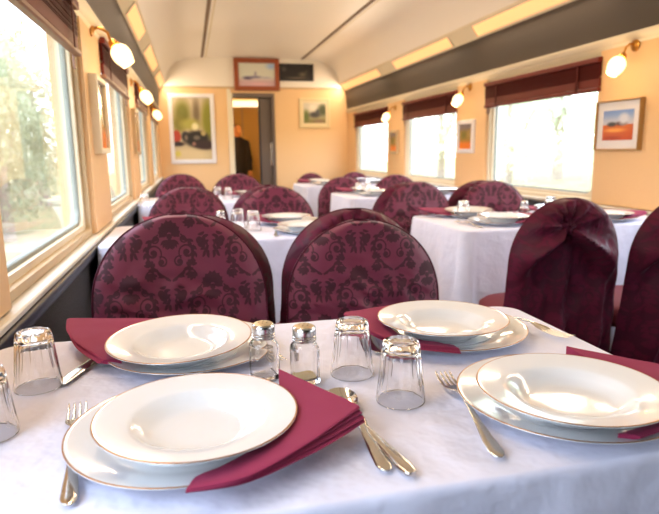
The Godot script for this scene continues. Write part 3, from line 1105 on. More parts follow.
func chair_cover(seed_: int) -> Array:
	var knot := Vector2(0.035, CH_TOP - 0.095)
	var n := FastNoiseLite.new()
	n.seed = seed_; n.frequency = 1.0
	var front := MB.new()
	var back := MB.new()
	var NR := 60; var NU := 40
	var ylow := 0.40
	var fr := []; var fu := []; var br := []; var bu := []
	for i in NR:
		var f := i / float(NR - 1)
		var drop := (CH_TOP - ylow) * (1.0 - cos(f * PI * 0.5)) if f < 0.999 else CH_TOP - ylow
		var y := CH_TOP - 0.0012 - drop
		var w := half_width(y)
		var lean := -0.10 * (y - 0.45) * 0.9
		var r := PackedVector3Array(); var u := PackedVector2Array()
		var lowf := clampf((0.83 - y) / 0.14, 0, 1)
		for j in NU + 1:
			var s := sin((j / float(NU) - 0.5) * PI)
			var x := w * s
			var wr := lowf * 0.030 * absf(n.get_noise_2d(x * 6.0 + y * 5.0, y * 17.0 - x * 6.0)) + lowf * 0.007 * sin(y * 70.0 + x * 30.0 + 6.0 * n.get_noise_2d(x * 6, y * 6)) + 0.002 * n.get_noise_2d(x * 9.0, y * 9.0 + 3.0)
			var z := 0.022 * (1.0 - pow(absf(s), 6.0)) * minf(1.0, w / 0.05) + wr * (1.0 - s * s)
			r.append(Vector3(x, y, z + lean))
			u.append(Vector2(x / 0.205 + 0.5 + 0.37 * (seed_ % 5), 0.86 - y / 0.262 + 0.21 * (seed_ % 7)))
		fr.append(r); fu.append(u)
	# back: from the front edge, over the rim and into the gathered drape, longer than the front
	var blow := 0.07
	for i in NR + 8:
		var y: float
		if i < NR:
			var f := i / float(NR - 1)
			y = CH_TOP - 0.0012 - (CH_TOP - ylow) * (1.0 - cos(f * PI * 0.5))
		else: y = ylow - (ylow - blow) * (i - NR + 1) / 8.0
		var w := half_width(y) + 0.001
		var lean := -0.10 * (y - 0.45) * 0.9
		var r := PackedVector3Array(); var u := PackedVector2Array()
		var rim := sqrt(clampf((CH_TOP - y) / 0.05, 0, 1))
		for j in NU + 31:
			var s := sin((j / float(NU + 30) - 0.5) * PI)
			var x := w * s
			var e := 1.0 - pow(absf(s), 5.0)
			var dep := back_depth(x, y, w, seed_, knot)
			var z := -dep * (e * rim + 0.0) - 0.042 * (1.0 - rim) * e
			var flare := 1.0 + 0.05 * clampf((0.7 - y) / 0.4, 0, 1)
			r.append(Vector3(x * flare * (1.0 + 0.02 * n.get_noise_2d(y * 9.0, s * 2.0)), y, z + lean - 0.002))
			u.append(Vector2(x / 0.205 + 0.2 * (seed_ % 4), -y / 0.262))
		br.append(r); bu.append(u)
	front.grid(fr, false, fu)
	back.grid(br, false, bu)
	var pipe := MB.new()
	var path := []
	for i in range(NR - 1, -1, -1): path.append(fr[i][0])
	for i in range(1, NR): path.append(fr[i][NU])
	pipe.tube(path, [0.0028], 6)
	return [front.mesh(70, false), back.mesh(60, false), pipe.mesh(70)]

func make_chair(seed_: int, label: String) -> Node3D:
	var t := thing("dining_chair", label, "chair", "burgundy covered dining chairs")
	var cv := chair_cover(seed_)
	part(cv[0], "front_cover", M.damask, t)
	var bk := part(cv[1], "back_cover", M.damask_shaded, t)
	part(cv[2], "piping", M.damask_shaded, t)
	# gathered knot on the back
	var b := MB.new()
	var kz := -0.10 * (CH_TOP - 0.095 - 0.45) * 0.9 - 0.052
	for k in 5:
		var a := TAU * k / 5.0 + 0.4
		b.tube([Vector3(0.035, CH_TOP - 0.095, kz + 0.004), Vector3(0.035 + cos(a) * 0.010, CH_TOP - 0.095 + sin(a) * 0.010, kz - 0.008), Vector3(0.035 + cos(a) * 0.028, CH_TOP - 0.095 + sin(a) * 0.026, kz - 0.004), Vector3(0.035 + cos(a) * 0.045, CH_TOP - 0.095 + sin(a) * 0.042, kz + 0.008)], [0.006, 0.011, 0.011, 0.005], 8)
	part(b, "knot", M.damask_shaded, bk)
	# seat
	b = MB.new()
	var rows := []
	for q in [[0.6, 0.497], [0.90, 0.492], [0.985, 0.478], [1.0, 0.455], [0.985, 0.425], [0.94, 0.408], [0.5, 0.405]]:
		var r := PackedVector3Array()
		for k in 40:
			var a := TAU * k / 40.0
			var cx := signf(cos(a)) * pow(absf(cos(a)), 0.75); var cz := signf(sin(a)) * pow(absf(sin(a)), 0.75)
			r.append(Vector3(cx * 0.225 * q[0], q[1], 0.17 + cz * 0.185 * q[0]))
		rows.append(r)
	b.loft(rows)
	part(b, "seat", M.seat, t, 60.0)
	for q in [[-0.18, 0.30], [0.18, 0.30], [-0.18, 0.0], [0.18, 0.0]]:
		b = MB.new()
		b.tube([Vector3(q[0] * 1.08, 0.0, q[1] + (0.02 if q[1] > 0.1 else -0.05)), Vector3(q[0], 0.42, q[1])], [0.013, 0.018], 10)
		part(b, "leg", M.dark_wood, t)
	return t

func chairs() -> void:
	# x, z, turn in degrees (0 = faces the camera), height of the top, width factor, variant, label
	var list := [
		[-0.040, -1.50, 0.0, 0.941, 1.0, 0, "smooth burgundy damask chair facing the front table, left of the pair, widest in view"],
		[0.461, -1.50, 0.0, 0.905, 1.0, 1, "smooth burgundy damask chair facing the front table, right of the pair, nearest the aisle"],
		[0.005, -1.755, 180.0, 0.919, 1.0, 2, "gathered burgundy chair back peeking out behind the widest front chair"],
		[0.478, -1.750, 180.0, 0.922, 1.0, 0, "gathered burgundy chair back peeking out behind the front chair nearest the aisle"],
		[-0.028, -3.20, 0.0, 0.913, 0.97, 1, "burgundy damask chair by the left windows facing the second table"],
		[0.448, -3.17, 0.0, 0.906, 1.0, 2, "burgundy damask chair facing the second table on the left, beside the aisle"],
		[0.000, -3.46, 180.0, 0.903, 0.92, 0, "burgundy chair back hidden behind the window-side chair of the second table"],
		[0.430, -3.44, 180.0, 0.905, 0.98, 1, "burgundy chair back just showing behind the aisle-side chair of the second table"],
		[-0.085, -5.10, 0.0, 0.917, 1.0, 2, "dark burgundy chair facing the third table on the left, by the window"],
		[0.395, -5.10, 0.0, 0.908, 1.06, 0, "dark burgundy chair facing the third table on the left, before the far doorway"],
		[1.305, -1.835, 176.0, 0.921, 0.96, 3, "dark burgundy chair across the aisle with its cover pinched into a knot"],
		[1.762, -1.79, 182.0, 0.922, 1.03, 1, "dark burgundy gathered chair back cut off at the right edge"],
		[1.243, -3.03, 8.0, 0.919, 1.0, 0, "bright lit burgundy chair beyond the nearest aisle table, standing beside the aisle"],
		[1.705, -3.03, 0.0, 0.912, 1.02, 1, "pink lit burgundy chair beyond the nearest aisle table, by the windows"],
		[1.250, -3.30, 180.0, 0.906, 1.0, 2, "burgundy chair back hidden behind the bright lit chair beside the aisle"],
		[1.720, -3.30, 180.0, 0.905, 1.0, 3, "burgundy chair back hidden behind the pink lit chair by the windows"],
		[1.275, -4.82, 0.0, 0.872, 1.02, 2, "dark burgundy chair beyond the second aisle table, in front of the end wall"],
		[1.770, -4.86, 0.0, 0.880, 1.0, 0, "faint pink chair by the windows beyond the second aisle table"],
		[1.320, -6.42, 0.0, 0.852, 0.84, 1, "small rosy chair at the farthest table across the aisle"],
		[1.830, -6.42, 0.0, 0.852, 0.9, 2, "small pink chair by the window at the farthest aisle table"]]
	var protos := {}
	for q in list:
		var o: Node3D
		var at := Vector3(q[0], 0, q[1])
		if protos.has(q[5]): o = copy(protos[q[5]], q[6], at, deg_to_rad(q[2]))
		else:
			o = make_chair([3, 8, 14, 21][q[5]], q[6])
			protos[q[5]] = o
			o.position = at; o.rotation.y = deg_to_rad(q[2])
		o.scale = Vector3(q[4], q[3] / CH_TOP, q[4])

# ---------------------------------------------------------------- tableware
func make_plate(called: String, r: float, foot: float, well: float, well_y: float, rim_y: float) -> Node3D:
	var t := thing(called, "", "plate")
	var th := 0.0042
	var prof := PackedVector2Array([Vector2(0.0001, 0.003), Vector2(foot - 0.004, 0.003), Vector2(foot - 0.002, 0.0), Vector2(foot + 0.003, 0.0), Vector2(foot + 0.006, 0.004),
		Vector2(lerpf(foot, well, 0.75), well_y * 0.42), Vector2(well, well_y * 0.85), Vector2(lerpf(well, r, 0.35), lerpf(well_y, rim_y, 0.28) - th * 0.3), Vector2(r - 0.006, rim_y - th), Vector2(r - 0.0012, rim_y - th * 0.55), Vector2(r, rim_y - 0.0016),
		Vector2(r - 0.0004, rim_y - 0.0004), Vector2(r - 0.0016, rim_y), Vector2(r - 0.006, rim_y - 0.0008), Vector2(lerpf(well, r, 0.4), lerpf(well_y, rim_y, 0.38) + th * 0.55), Vector2(well + 0.004, well_y + th * 0.9), Vector2(well - 0.003, well_y + th * 0.3),
		Vector2(well - 0.010, well_y * 0.62 + th * 0.7), Vector2(well - 0.020, well_y * 0.28 + th), Vector2(foot * 0.9, 0.0082), Vector2(foot * 0.5, 0.0076), Vector2(0.0001, 0.0075)])
	var b := MB.new()
	b.lathe(prof, 72)
	var body := part(b, "plate_body", M.china, t, 50.0)
	b = MB.new()
	var ring_ := PackedVector2Array()
	for k in 9:
		var a := TAU * k / 8.0
		ring_.append(Vector2(r - 0.0012 + cos(a) * 0.0011, rim_y - 0.0006 + sin(a) * 0.0009))
	b.lathe(ring_, 72)
	part(b, "gold_rim", M.gold, t, 80.0)
	return t

# folded napkin: front edge (seen layered) and back edge given as matching polylines
func napkin_mesh(front: Array, back: Array, thick: Array, layers: int, seed_: int) -> ArrayMesh:
	var loops := []
	var N := 26
	var n := FastNoiseLite.new()
	n.seed = seed_; n.frequency = 9.0
	var at := func(a: Array, f: float):
		var s := f * (a.size() - 1)
		var i := mini(int(s), a.size() - 2)
		var g := s - i
		if a[0] is Vector3:
			var p0: Vector3 = a[maxi(i - 1, 0)]; var p3: Vector3 = a[mini(i + 2, a.size() - 1)]
			return (a[i] as Vector3).cubic_interpolate(a[i + 1], p0, p3, g)
		return lerpf(a[i], a[i + 1], g)
	for i in N:
		var f := i / float(N - 1)
		var A: Vector3 = at.call(front, f)
		var B: Vector3 = at.call(back, f)
		var T: float = at.call(thick, f)
		var dir := (A - B); dir.y = 0.0; dir = dir.normalized()
		var r := PackedVector3Array()
		for k in 9:
			var g := k / 8.0
			var q := B.lerp(A, g)
			r.append(q + Vector3(0, T / 2.0 + 0.0012 * n.get_noise_2d(q.x * 3, q.z * 3), 0))
		var m := layers * 6
		var open := clampf(f * 1.4, 0.25, 1.0)
		for k in range(1, m):
			var g := k / float(m)
			var bump := absf(sin(g * layers * PI))
			var fan := 0.004 * sin(g * 5.0 + f * 4.0) * open
			r.append(A + Vector3(0, T * (0.5 - g), 0) + dir * (0.0055 * bump * open + 0.004 * sin(g * PI) * (1.2 - open) + fan + 0.0025 * g * open))
		for k in 5:
			var q := A.lerp(B, k / 4.0)
			r.append(q + Vector3(0, -T / 2.0, 0))
		loops.append(r)
	var b := MB.new()
	b.loft(loops)
	return b.mesh(50.0)

func sect(c: Vector3, w: float, h: float, p := 2.6, seg := 14) -> PackedVector3Array:
	var r := PackedVector3Array()
	for k in seg:
		var a := TAU * k / seg
		r.append(c + Vector3(signf(cos(a)) * pow(absf(cos(a)), 2.0 / p) * w / 2.0, signf(sin(a)) * pow(absf(sin(a)), 2.0 / p) * h / 2.0, 0))
	return r

# cutlery lies along z: handle end at z = 0, working end towards -z; 0.245 m long
func make_fork() -> Node3D:
	var t := thing("fork", "", "fork")
	var b := MB.new()
	var loops := []
	for q in [[0.0, 0.006, 0.003, 0.002], [-0.003, 0.013, 0.0035, 0.0032], [-0.012, 0.0185, 0.0036, 0.0036], [-0.035, 0.0165, 0.0045, 0.0034], [-0.07, 0.011, 0.0075, 0.0034], [-0.11, 0.0070, 0.0125, 0.0036], [-0.140, 0.0062, 0.0150, 0.0036], [-0.155, 0.0080, 0.0148, 0.0030], [-0.165, 0.0145, 0.0132, 0.0024], [-0.175, 0.0225, 0.0110, 0.0021], [-0.185, 0.0255, 0.0090, 0.0020], [-0.192, 0.0262, 0.0078, 0.0019]]:
		loops.append(sect(Vector3(0, q[2], q[0]), q[1], q[3]))
	b.loft(loops)
	part(b, "handle", M.steel, t, 60.0)
	var tm: ArrayMesh
	b = MB.new()
	loops = []
	for q in [[-0.189, 0.0044, 0.0082, 0.0019], [-0.205, 0.0042, 0.0062, 0.0018], [-0.222, 0.0038, 0.0058, 0.0017], [-0.238, 0.0030, 0.0075, 0.0015], [-0.245, 0.0016, 0.0090, 0.0010]]:
		loops.append(sect(Vector3(0, q[2], q[0]), q[1], q[3], 2.4, 8))
	b.loft(loops)
	tm = b.mesh(60.0)
	for k in 4:
		var o := part(tm, "tine", M.steel, t)
		o.position = Vector3((k - 1.5) * 0.0072, 0, 0)
	return t

func make_knife() -> Node3D:
	var t := thing("knife", "", "knife")
	var b := MB.new()
	var loops := []
	for q in [[0.0, 0.008, 0.0045], [-0.004, 0.015, 0.0065], [-0.015, 0.0185, 0.0075], [-0.04, 0.0165, 0.0072], [-0.075, 0.013, 0.0066], [-0.105, 0.0105, 0.0060], [-0.118, 0.0095, 0.0055]]:
		loops.append(sect(Vector3(0, 0.0048, q[0]), q[1], q[2]))
	b.loft(loops)
	part(b, "handle", M.steel, t, 60.0)
	b = MB.new()
	loops = []
	for q in [[-0.116, 0.010, 0.0, 0.0035], [-0.13, 0.016, 0.0015, 0.0026], [-0.17, 0.0195, 0.0025, 0.0022], [-0.205, 0.0195, 0.0025, 0.0019], [-0.228, 0.0165, 0.001, 0.0016], [-0.239, 0.010, -0.002, 0.0013], [-0.243, 0.003, -0.004, 0.0010]]:
		loops.append(sect(Vector3(q[2], 0.0046, q[0]), q[1], q[3], 2.0, 12))
	b.loft(loops)
	part(b, "blade", M.steel, t, 50.0)
	return t

func make_spoon() -> Node3D:
	var t := thing("spoon", "", "spoon")
	var b := MB.new()
	var loops := []
	for q in [[0.0, 0.006, 0.003, 0.002], [-0.003, 0.013, 0.0035, 0.0032], [-0.012, 0.0180, 0.0036, 0.0036], [-0.035, 0.0160, 0.0045, 0.0034], [-0.07, 0.011, 0.0075, 0.0034], [-0.10, 0.0072, 0.0115, 0.0036], [-0.125, 0.0064, 0.0135, 0.0036], [-0.138, 0.0075, 0.0122, 0.0028], [-0.147, 0.012, 0.0105, 0.0020]]:
		loops.append(sect(Vector3(0, q[2], q[0]), q[1], q[3]))
	b.loft(loops)
	part(b, "handle", M.steel, t, 60.0)
	b = MB.new()
	var rows := []
	for pass_ in 2:
		for i in 9:
			var f := (i if pass_ == 0 else 8 - i) / 8.0
			var r := PackedVector3Array()
			for k in 32:
				var a := TAU * k / 32.0
				var egg := 1.0 + 0.14 * sin(a)
				r.append(Vector3(cos(a) * 0.0205 * f * egg, 0.0012 + 0.0095 * f * f - (0.0 if pass_ == 0 else -0.0010), -0.178 - sin(a) * 0.034 * f))
			rows.append(r)
	b.grid(rows, true)
	part(b, "bowl", M.steel, t, 60.0)
	return t

func make_tumbler() -> Node3D:
	var t := thing("tumbler", "", "glass")
	var R := 0.0345; var r := 0.0255; var H := 0.088
	# upside down: rim on the cloth, thick base in the air, the wall of even thickness
	var prof := PackedVector2Array([Vector2(R - 0.0012, 0.0004), Vector2(R, 0.0006), Vector2(R + 0.0004, 0.002), Vector2(R - 0.0004, 0.010), Vector2(R - 0.0016, 0.018)])
	for k in 9: prof.append(Vector2(lerpf(R - 0.0018, r + 0.0015, k / 8.0), lerpf(0.021, 0.0745, k / 8.0)))
	var inner := PackedVector2Array()
	for k in range(prof.size() - 1, -1, -1):
		if prof[k].y < 0.071: inner.append(prof[k] - Vector2(0.0019, 0))
	prof.append_array(PackedVector2Array([Vector2(r + 0.0008, 0.079), Vector2(r, 0.083), Vector2(r - 0.0015, 0.0865), Vector2(r - 0.004, H), Vector2(r - 0.007, H - 0.0004), Vector2(r - 0.010, H - 0.0022), Vector2(0.0002, H - 0.0028), Vector2(0.0002, 0.0745), Vector2(r - 0.008, 0.0742), Vector2(r - 0.002, 0.0725)]))
	prof.append_array(inner)
	prof.append(prof[0])
	var b := MB.new()
	b.lathe(prof, 120, Vector3.ZERO, 10, 0.09, 0.0150, 0.0862)
	part(b, "fluted_body", M.glass, t, 26.0)
	return t

func make_shaker(fill: bool) -> Node3D:
	var t := thing("shaker", "", "shaker")
	var rows := []
	var loop := func(w: float, y: float, p: float) -> PackedVector3Array:
		var r := PackedVector3Array()
		for k in 48:
			var a := TAU * k / 48.0
			var c := cos(a); var s := sin(a)
			var m := pow(pow(absf(c), p) + pow(absf(s), p), -1.0 / p)
			r.append(Vector3(c * m * w, y, s * m * w))
		return r
	for q in [[0.0185, 0.0006, 4.5], [0.0200, 0.002, 5.0], [0.0203, 0.004, 5.0], [0.0203, 0.052, 5.0], [0.0198, 0.056, 4.5], [0.0180, 0.060, 3.4], [0.0158, 0.063, 2.4], [0.0150, 0.066, 2.0], [0.0150, 0.074, 2.0], [0.0130, 0.074, 2.0], [0.0130, 0.064, 2.0], [0.0150, 0.0605, 2.6], [0.0176, 0.055, 4.0], [0.0178, 0.009, 4.5], [0.0165, 0.007, 3.5], [0.004, 0.0065, 2.0]]:
		rows.append(loop.call(q[0], q[1], q[2]))
	var b := MB.new()
	b.grid(rows, true)
	b.fan(rows[0], true)
	b.fan(rows[-1], false)
	part(b, "glass_body", M.glass, t, 40.0)
	if fill:
		b = MB.new()
		b.loft([loop.call(0.012, 0.0075, 3.0), loop.call(0.0168, 0.009, 4.0), loop.call(0.0166, 0.0105, 4.0), loop.call(0.008, 0.0115, 2.5)])
		part(b, "contents", M.pepper, t)
	b = MB.new()
	b.lathe(PackedVector2Array([Vector2(0.0152, 0.066), Vector2(0.0178, 0.0655), Vector2(0.0184, 0.0665), Vector2(0.0184, 0.069), Vector2(0.0176, 0.0697), Vector2(0.0182, 0.0706), Vector2(0.0182, 0.0732), Vector2(0.0174, 0.074), Vector2(0.0180, 0.075), Vector2(0.0180, 0.083), Vector2(0.0172, 0.0862), Vector2(0.0150, 0.0880), Vector2(0.0151, 0.0740), Vector2(0.0152, 0.066)]), 40)
	var cap := part(b, "cap", M.cap, t, 40.0)
	b = MB.new()
	b.lathe(PackedVector2Array([Vector2(0.0152, 0.0860), Vector2(0.0152, 0.0876), Vector2(0.0120, 0.0895), Vector2(0.0060, 0.0908), Vector2(0.0002, 0.0911), Vector2(0.0002, 0.0865), Vector2(0.0152, 0.0860)]), 40)
	part(b, "perforated_top", M.cap_top, cap, 50.0)
	b = MB.new()
	for k in 7:
		var a := TAU * k / 6.0
		var rr := 0.0 if k == 6 else 0.0075
		b.lathe(PackedVector2Array([Vector2(0.0009, 0.0895), Vector2(0.0009, 0.0912), Vector2(0.0001, 0.0913)]), 8, Vector3(cos(a) * rr, -0.0004 if k < 6 else 0.0003, sin(a) * rr))
	part(b, "shaker_holes", M.hole, cap)
	return t

func place_settings() -> void:
	var Y := 0.7512
	var sets := [[-0.008, -0.669, -0.012, -0.002, "near left", -0.018, -0.689], [0.468, -0.621, -0.004, 0.003, "near right", 0.482, -0.651], [-0.032, -0.971, 0.010, -0.030, "far left", -0.014, -0.998], [0.439, -0.958, -0.007, 0.007, "far right", 0.458, -0.973]]
	var charger0 := make_plate("charger_plate", 0.145, 0.092, 0.102, 0.007, 0.0195)
	var soup0 := make_plate("soup_plate", 0.120, 0.055, 0.079, 0.0235, 0.0335)
	# napkins: shapes are relative to the plate centre
	var napA := napkin_mesh([Vector3(-0.012, -0.003, 0.134), Vector3(0.045, 0.001, 0.134), Vector3(0.115, 0.006, 0.096), Vector3(0.190, 0.010, 0.042)], [Vector3(-0.005, -0.004, 0.116), Vector3(0.052, -0.005, 0.080), Vector3(0.096, -0.001, 0.005), Vector3(0.115, 0.006, -0.112)], [0.006, 0.010, 0.014, 0.020], 4, 5)
	var napD := napkin_mesh([Vector3(0.006, -0.002, 0.110), Vector3(0.060, 0.001, 0.098), Vector3(0.125, 0.006, 0.070), Vector3(0.200, 0.010, 0.020)], [Vector3(-0.006, -0.005, 0.097), Vector3(0.055, -0.005, 0.078), Vector3(0.096, -0.001, -0.020), Vector3(0.092, 0.007, -0.138)], [0.006, 0.009, 0.012, 0.016], 3, 6)
	var napB := napkin_mesh([Vector3(-0.205, 0.014, -0.165), Vector3(-0.195, 0.008, -0.11), Vector3(-0.165, 0.001, -0.04), Vector3(-0.118, -0.005, 0.034)], [Vector3(0.02, 0.004, -0.135), Vector3(-0.045, -0.002, -0.098), Vector3(-0.092, -0.004, -0.03), Vector3(-0.092, -0.007, 0.040)], [0.008, 0.008, 0.008, 0.007], 2, 9)
	var napC := napkin_mesh([Vector3(-0.160, 0.008, -0.092), Vector3(-0.142, 0.003, 0.01), Vector3(-0.105, 0.000, 0.078), Vector3(-0.026, -0.003, 0.126)], [Vector3(-0.03, 0.004, -0.135), Vector3(-0.090, -0.003, -0.045), Vector3(-0.088, -0.005, 0.035), Vector3(-0.022, -0.007, 0.098)], [0.010, 0.009, 0.008, 0.0065], 3, 13)
	var first := true
	for k in TABLES.size():
		var q: Array = TABLES[k]
		for s in sets.size():
			var st: Array = sets[s]
			var ox: float = q[0] - (0.08 if k > 2 else 0.0); var oz: float = q[1]
			if k > 2 and st[0] > 0.2: ox += 0.04
			var at := Vector3(st[0] + ox, Y, st[1] + oz)
			var where := "%s setting of the %s" % [st[4], q[3]]
			var c: Node3D
			var low := Vector3(st[5] + ox, Y, st[6] + oz)
			if first: c = charger0; c.position = low; c.set_meta("label", "gold-rimmed charger plate, " + where); c.set_meta("group", "charger plates")
			else: c = copy(charger0, "gold-rimmed charger plate, " + where, low, 0.0, "charger plates")
			c.rotation.y = s * 0.8
			var d: Node3D
			var up := at + Vector3(0, 0.0085, 0)
			if first: d = soup0; d.position = up; d.set_meta("label", "gold-rimmed white soup plate, " + where); d.set_meta("group", "soup plates")
			else: d = copy(soup0, "gold-rimmed white soup plate, " + where, up, 0.0, "soup plates")
			d.rotation = Vector3(-atan(st[3]), 0, atan(st[2]))
			var nm: ArrayMesh = [napA, napD, napB, napC][s]
			var o := MeshInstance3D.new()
			o.mesh = nm
			o.material_override = M.napkin
			o.name = numbered("napkin")
			o.position = at + Vector3(0, 0.0245, 0)
			add_child(o, true)
			tag(o, "folded burgundy napkin, " + where, "napkin", "burgundy napkins")
			first = false
	# cutlery on the front table: [kind, x of handle end, z, x of tip, z, label]
	var lay := [
		["fork", -0.136, -0.567, -0.170, -0.815, "fork half hidden under the near left charger plate, tines showing past it"],
		["spoon", 0.190, -0.546, 0.186, -0.775, "spoon beside the near left napkin, left of the knife"],
		["knife", 0.213, -0.530, 0.175, -0.770, "knife beside the near left napkin, right of the spoon"],
		["fork", 0.322, -0.540, 0.360, -0.776, "fork lying in full view left of the near right plates"],
		["knife", -0.128, -1.125, -0.207, -0.898, "knife poking out from under the far left napkin towards the window glasses"],
		["spoon", -0.118, -1.170, -0.168, -0.935, "spoon with its bowl showing beside the far left napkin"],
		["fork", 0.078, -1.135, 0.124, -0.905, "fork at the far left plate, its tines seen between the shakers"],
		["knife", 0.335, -1.140, 0.296, -0.905, "knife half hidden by the far right napkin behind the centre tumblers"],
		["fork", 0.570, -1.105, 0.655, -0.880, "fork at the far right plate by the table corner, tines towards the aisle"]]
	var proto := {}
	for q in lay:
		var at := Vector3(q[1], Y + 0.0006, q[2])
		var turn := atan2(-(q[3] - q[1]), -(q[4] - q[2]))
		if proto.has(q[0]): copy(proto[q[0]], q[5], at, turn)
		else:
			var o: Node3D = make_fork() if q[0] == "fork" else make_knife() if q[0] == "knife" else make_spoon()
			o.set_meta("label", q[5])
			o.set_meta("group", "steel cutlery")
			o.position = at; o.rotation.y = turn
			proto[q[0]] = o
	for k in [1, 3]:
		var q: Array = TABLES[k]
		var ox: float = q[0] - (0.06 if k > 2 else 0.0)
		copy(proto.fork, "fork beside the near right plates of the " + q[3], Vector3(0.326 + ox, Y, -0.54 + q[1]), atan2(-0.038, 0.246))
		copy(proto.fork, "fork beside the near left plates of the " + q[3], Vector3(-0.19 + ox, Y, -0.56 + q[1]), 0.05)
		copy(proto.knife, "knife beside the near left napkin of the " + q[3], Vector3(0.213 + ox, Y, -0.53 + q[1]), 0.16)
	# tumblers, upside down
	var tum: Node3D
	for q in [
		[0.231, -0.833, "upturned fluted glass tumbler in the table centre, beside the right shaker"], [0.270, -0.721, "upturned fluted glass tumbler in the table centre, nearer the fork in full view"],
		[-0.242, -0.908, "upturned fluted glass tumbler near the window sill, whole in view"], [-0.265, -0.757, "upturned fluted glass tumbler cut off by the left edge of the picture"],
		[0.20, -2.68, "small glass tumbler by the napkin on the second table on the left"], [0.26, -2.57, "second small glass tumbler on the second table on the left"],
		[0.19, -4.46, "small glass tumbler on the third table on the left"], [0.26, -4.34, "second small glass tumbler on the third table on the left"], [-0.295, -3.86, "small glass tumbler at the window end of the third table on the left"],
		[1.335, -2.69, "small glass tumbler on the nearest aisle table beside the charger plates"], [1.86, -2.73, "small glass tumbler by the windows on the nearest aisle table"],
		[1.31, -4.50, "small glass tumbler on the second aisle table"], [1.36, -4.42, "second small glass tumbler on the second aisle table"]]:
		var at := Vector3(q[0], Y, q[1])
		if tum == null:
			tum = make_tumbler()
			tum.position = at
			tum.set_meta("label", q[2]); tum.set_meta("group", "upturned tumblers")
		else: copy(tum, q[2], at, q[0] * 3.0)
	var s0 := make_shaker(false)
	s0.position = Vector3(0.095, Y, -0.852); s0.rotation.y = 0.25
	s0.set_meta("label", "empty glass shaker with metal cap, left of the two shakers"); s0.set_meta("group", "glass shakers")
	var s1 := make_shaker(true)
	s1.position = Vector3(0.153, Y, -0.822); s1.rotation.y = 0.1
	s1.set_meta("label", "glass shaker with a little seasoning in its base, right of the two shakers"); s1.set_meta("group", "glass shakers")
	copy(s1, "glass shaker on the second table on the left", Vector3(0.12, Y, -2.62), 0.3)
	copy(s1, "glass shaker on the nearest table across the aisle", Vector3(1.60, Y, -2.56), 0.3)

# ---------------------------------------------------------------- pictures and wall lamps
func picture(called: String, label: String, at: Vector3, turn: float, w: float, h: float, fw: float, depth: float, frame: Material, mat_w: float, print_: Material, mount: Material = null) -> Node3D:
	var t := thing(called, label, "picture", "", at, turn)
	var rows := []
	for q in [[w / 2, h / 2, 0.0], [w / 2, h / 2, depth - 0.003], [w / 2 - 0.003, h / 2 - 0.003, depth], [w / 2 - fw + 0.003, h / 2 - fw + 0.003, depth], [w / 2 - fw, h / 2 - fw, depth - 0.004], [w / 2 - fw, h / 2 - fw, 0.0], [w / 2, h / 2, 0.0]]:
		rows.append(PackedVector3Array([Vector3(-q[0], -q[1], q[2]), Vector3(q[0], -q[1], q[2]), Vector3(q[0], q[1], q[2]), Vector3(-q[0], q[1], q[2])]))
	var b := MB.new()
	b.grid(rows, true)
	part(b, "frame", frame, t, 30.0)
	var iw := w - 2 * fw; var ih := h - 2 * fw
	b = MB.new()
	b.box(Vector3(0, 0, depth * 0.3), Vector3(iw + 0.004, ih + 0.004, depth * 0.4), 0.001)
	part(b, "mount", mount if mount else M.white_frame, t)
	b = MB.new()
	var pw := iw / 2 - mat_w; var ph := ih / 2 - mat_w
	var z := depth * 0.5 + 0.0012
	b.tri(Vector3(-pw, -ph, z), Vector3(pw, -ph, z), Vector3(pw, ph, z), Vector2(0, 1), Vector2(1, 1), Vector2(1, 0))
	b.tri(Vector3(-pw, -ph, z), Vector3(pw, ph, z), Vector3(-pw, ph, z), Vector2(0, 1), Vector2(1, 0), Vector2(0, 0))
	part(b, "print", print_, t, 10.0, false)
	return t

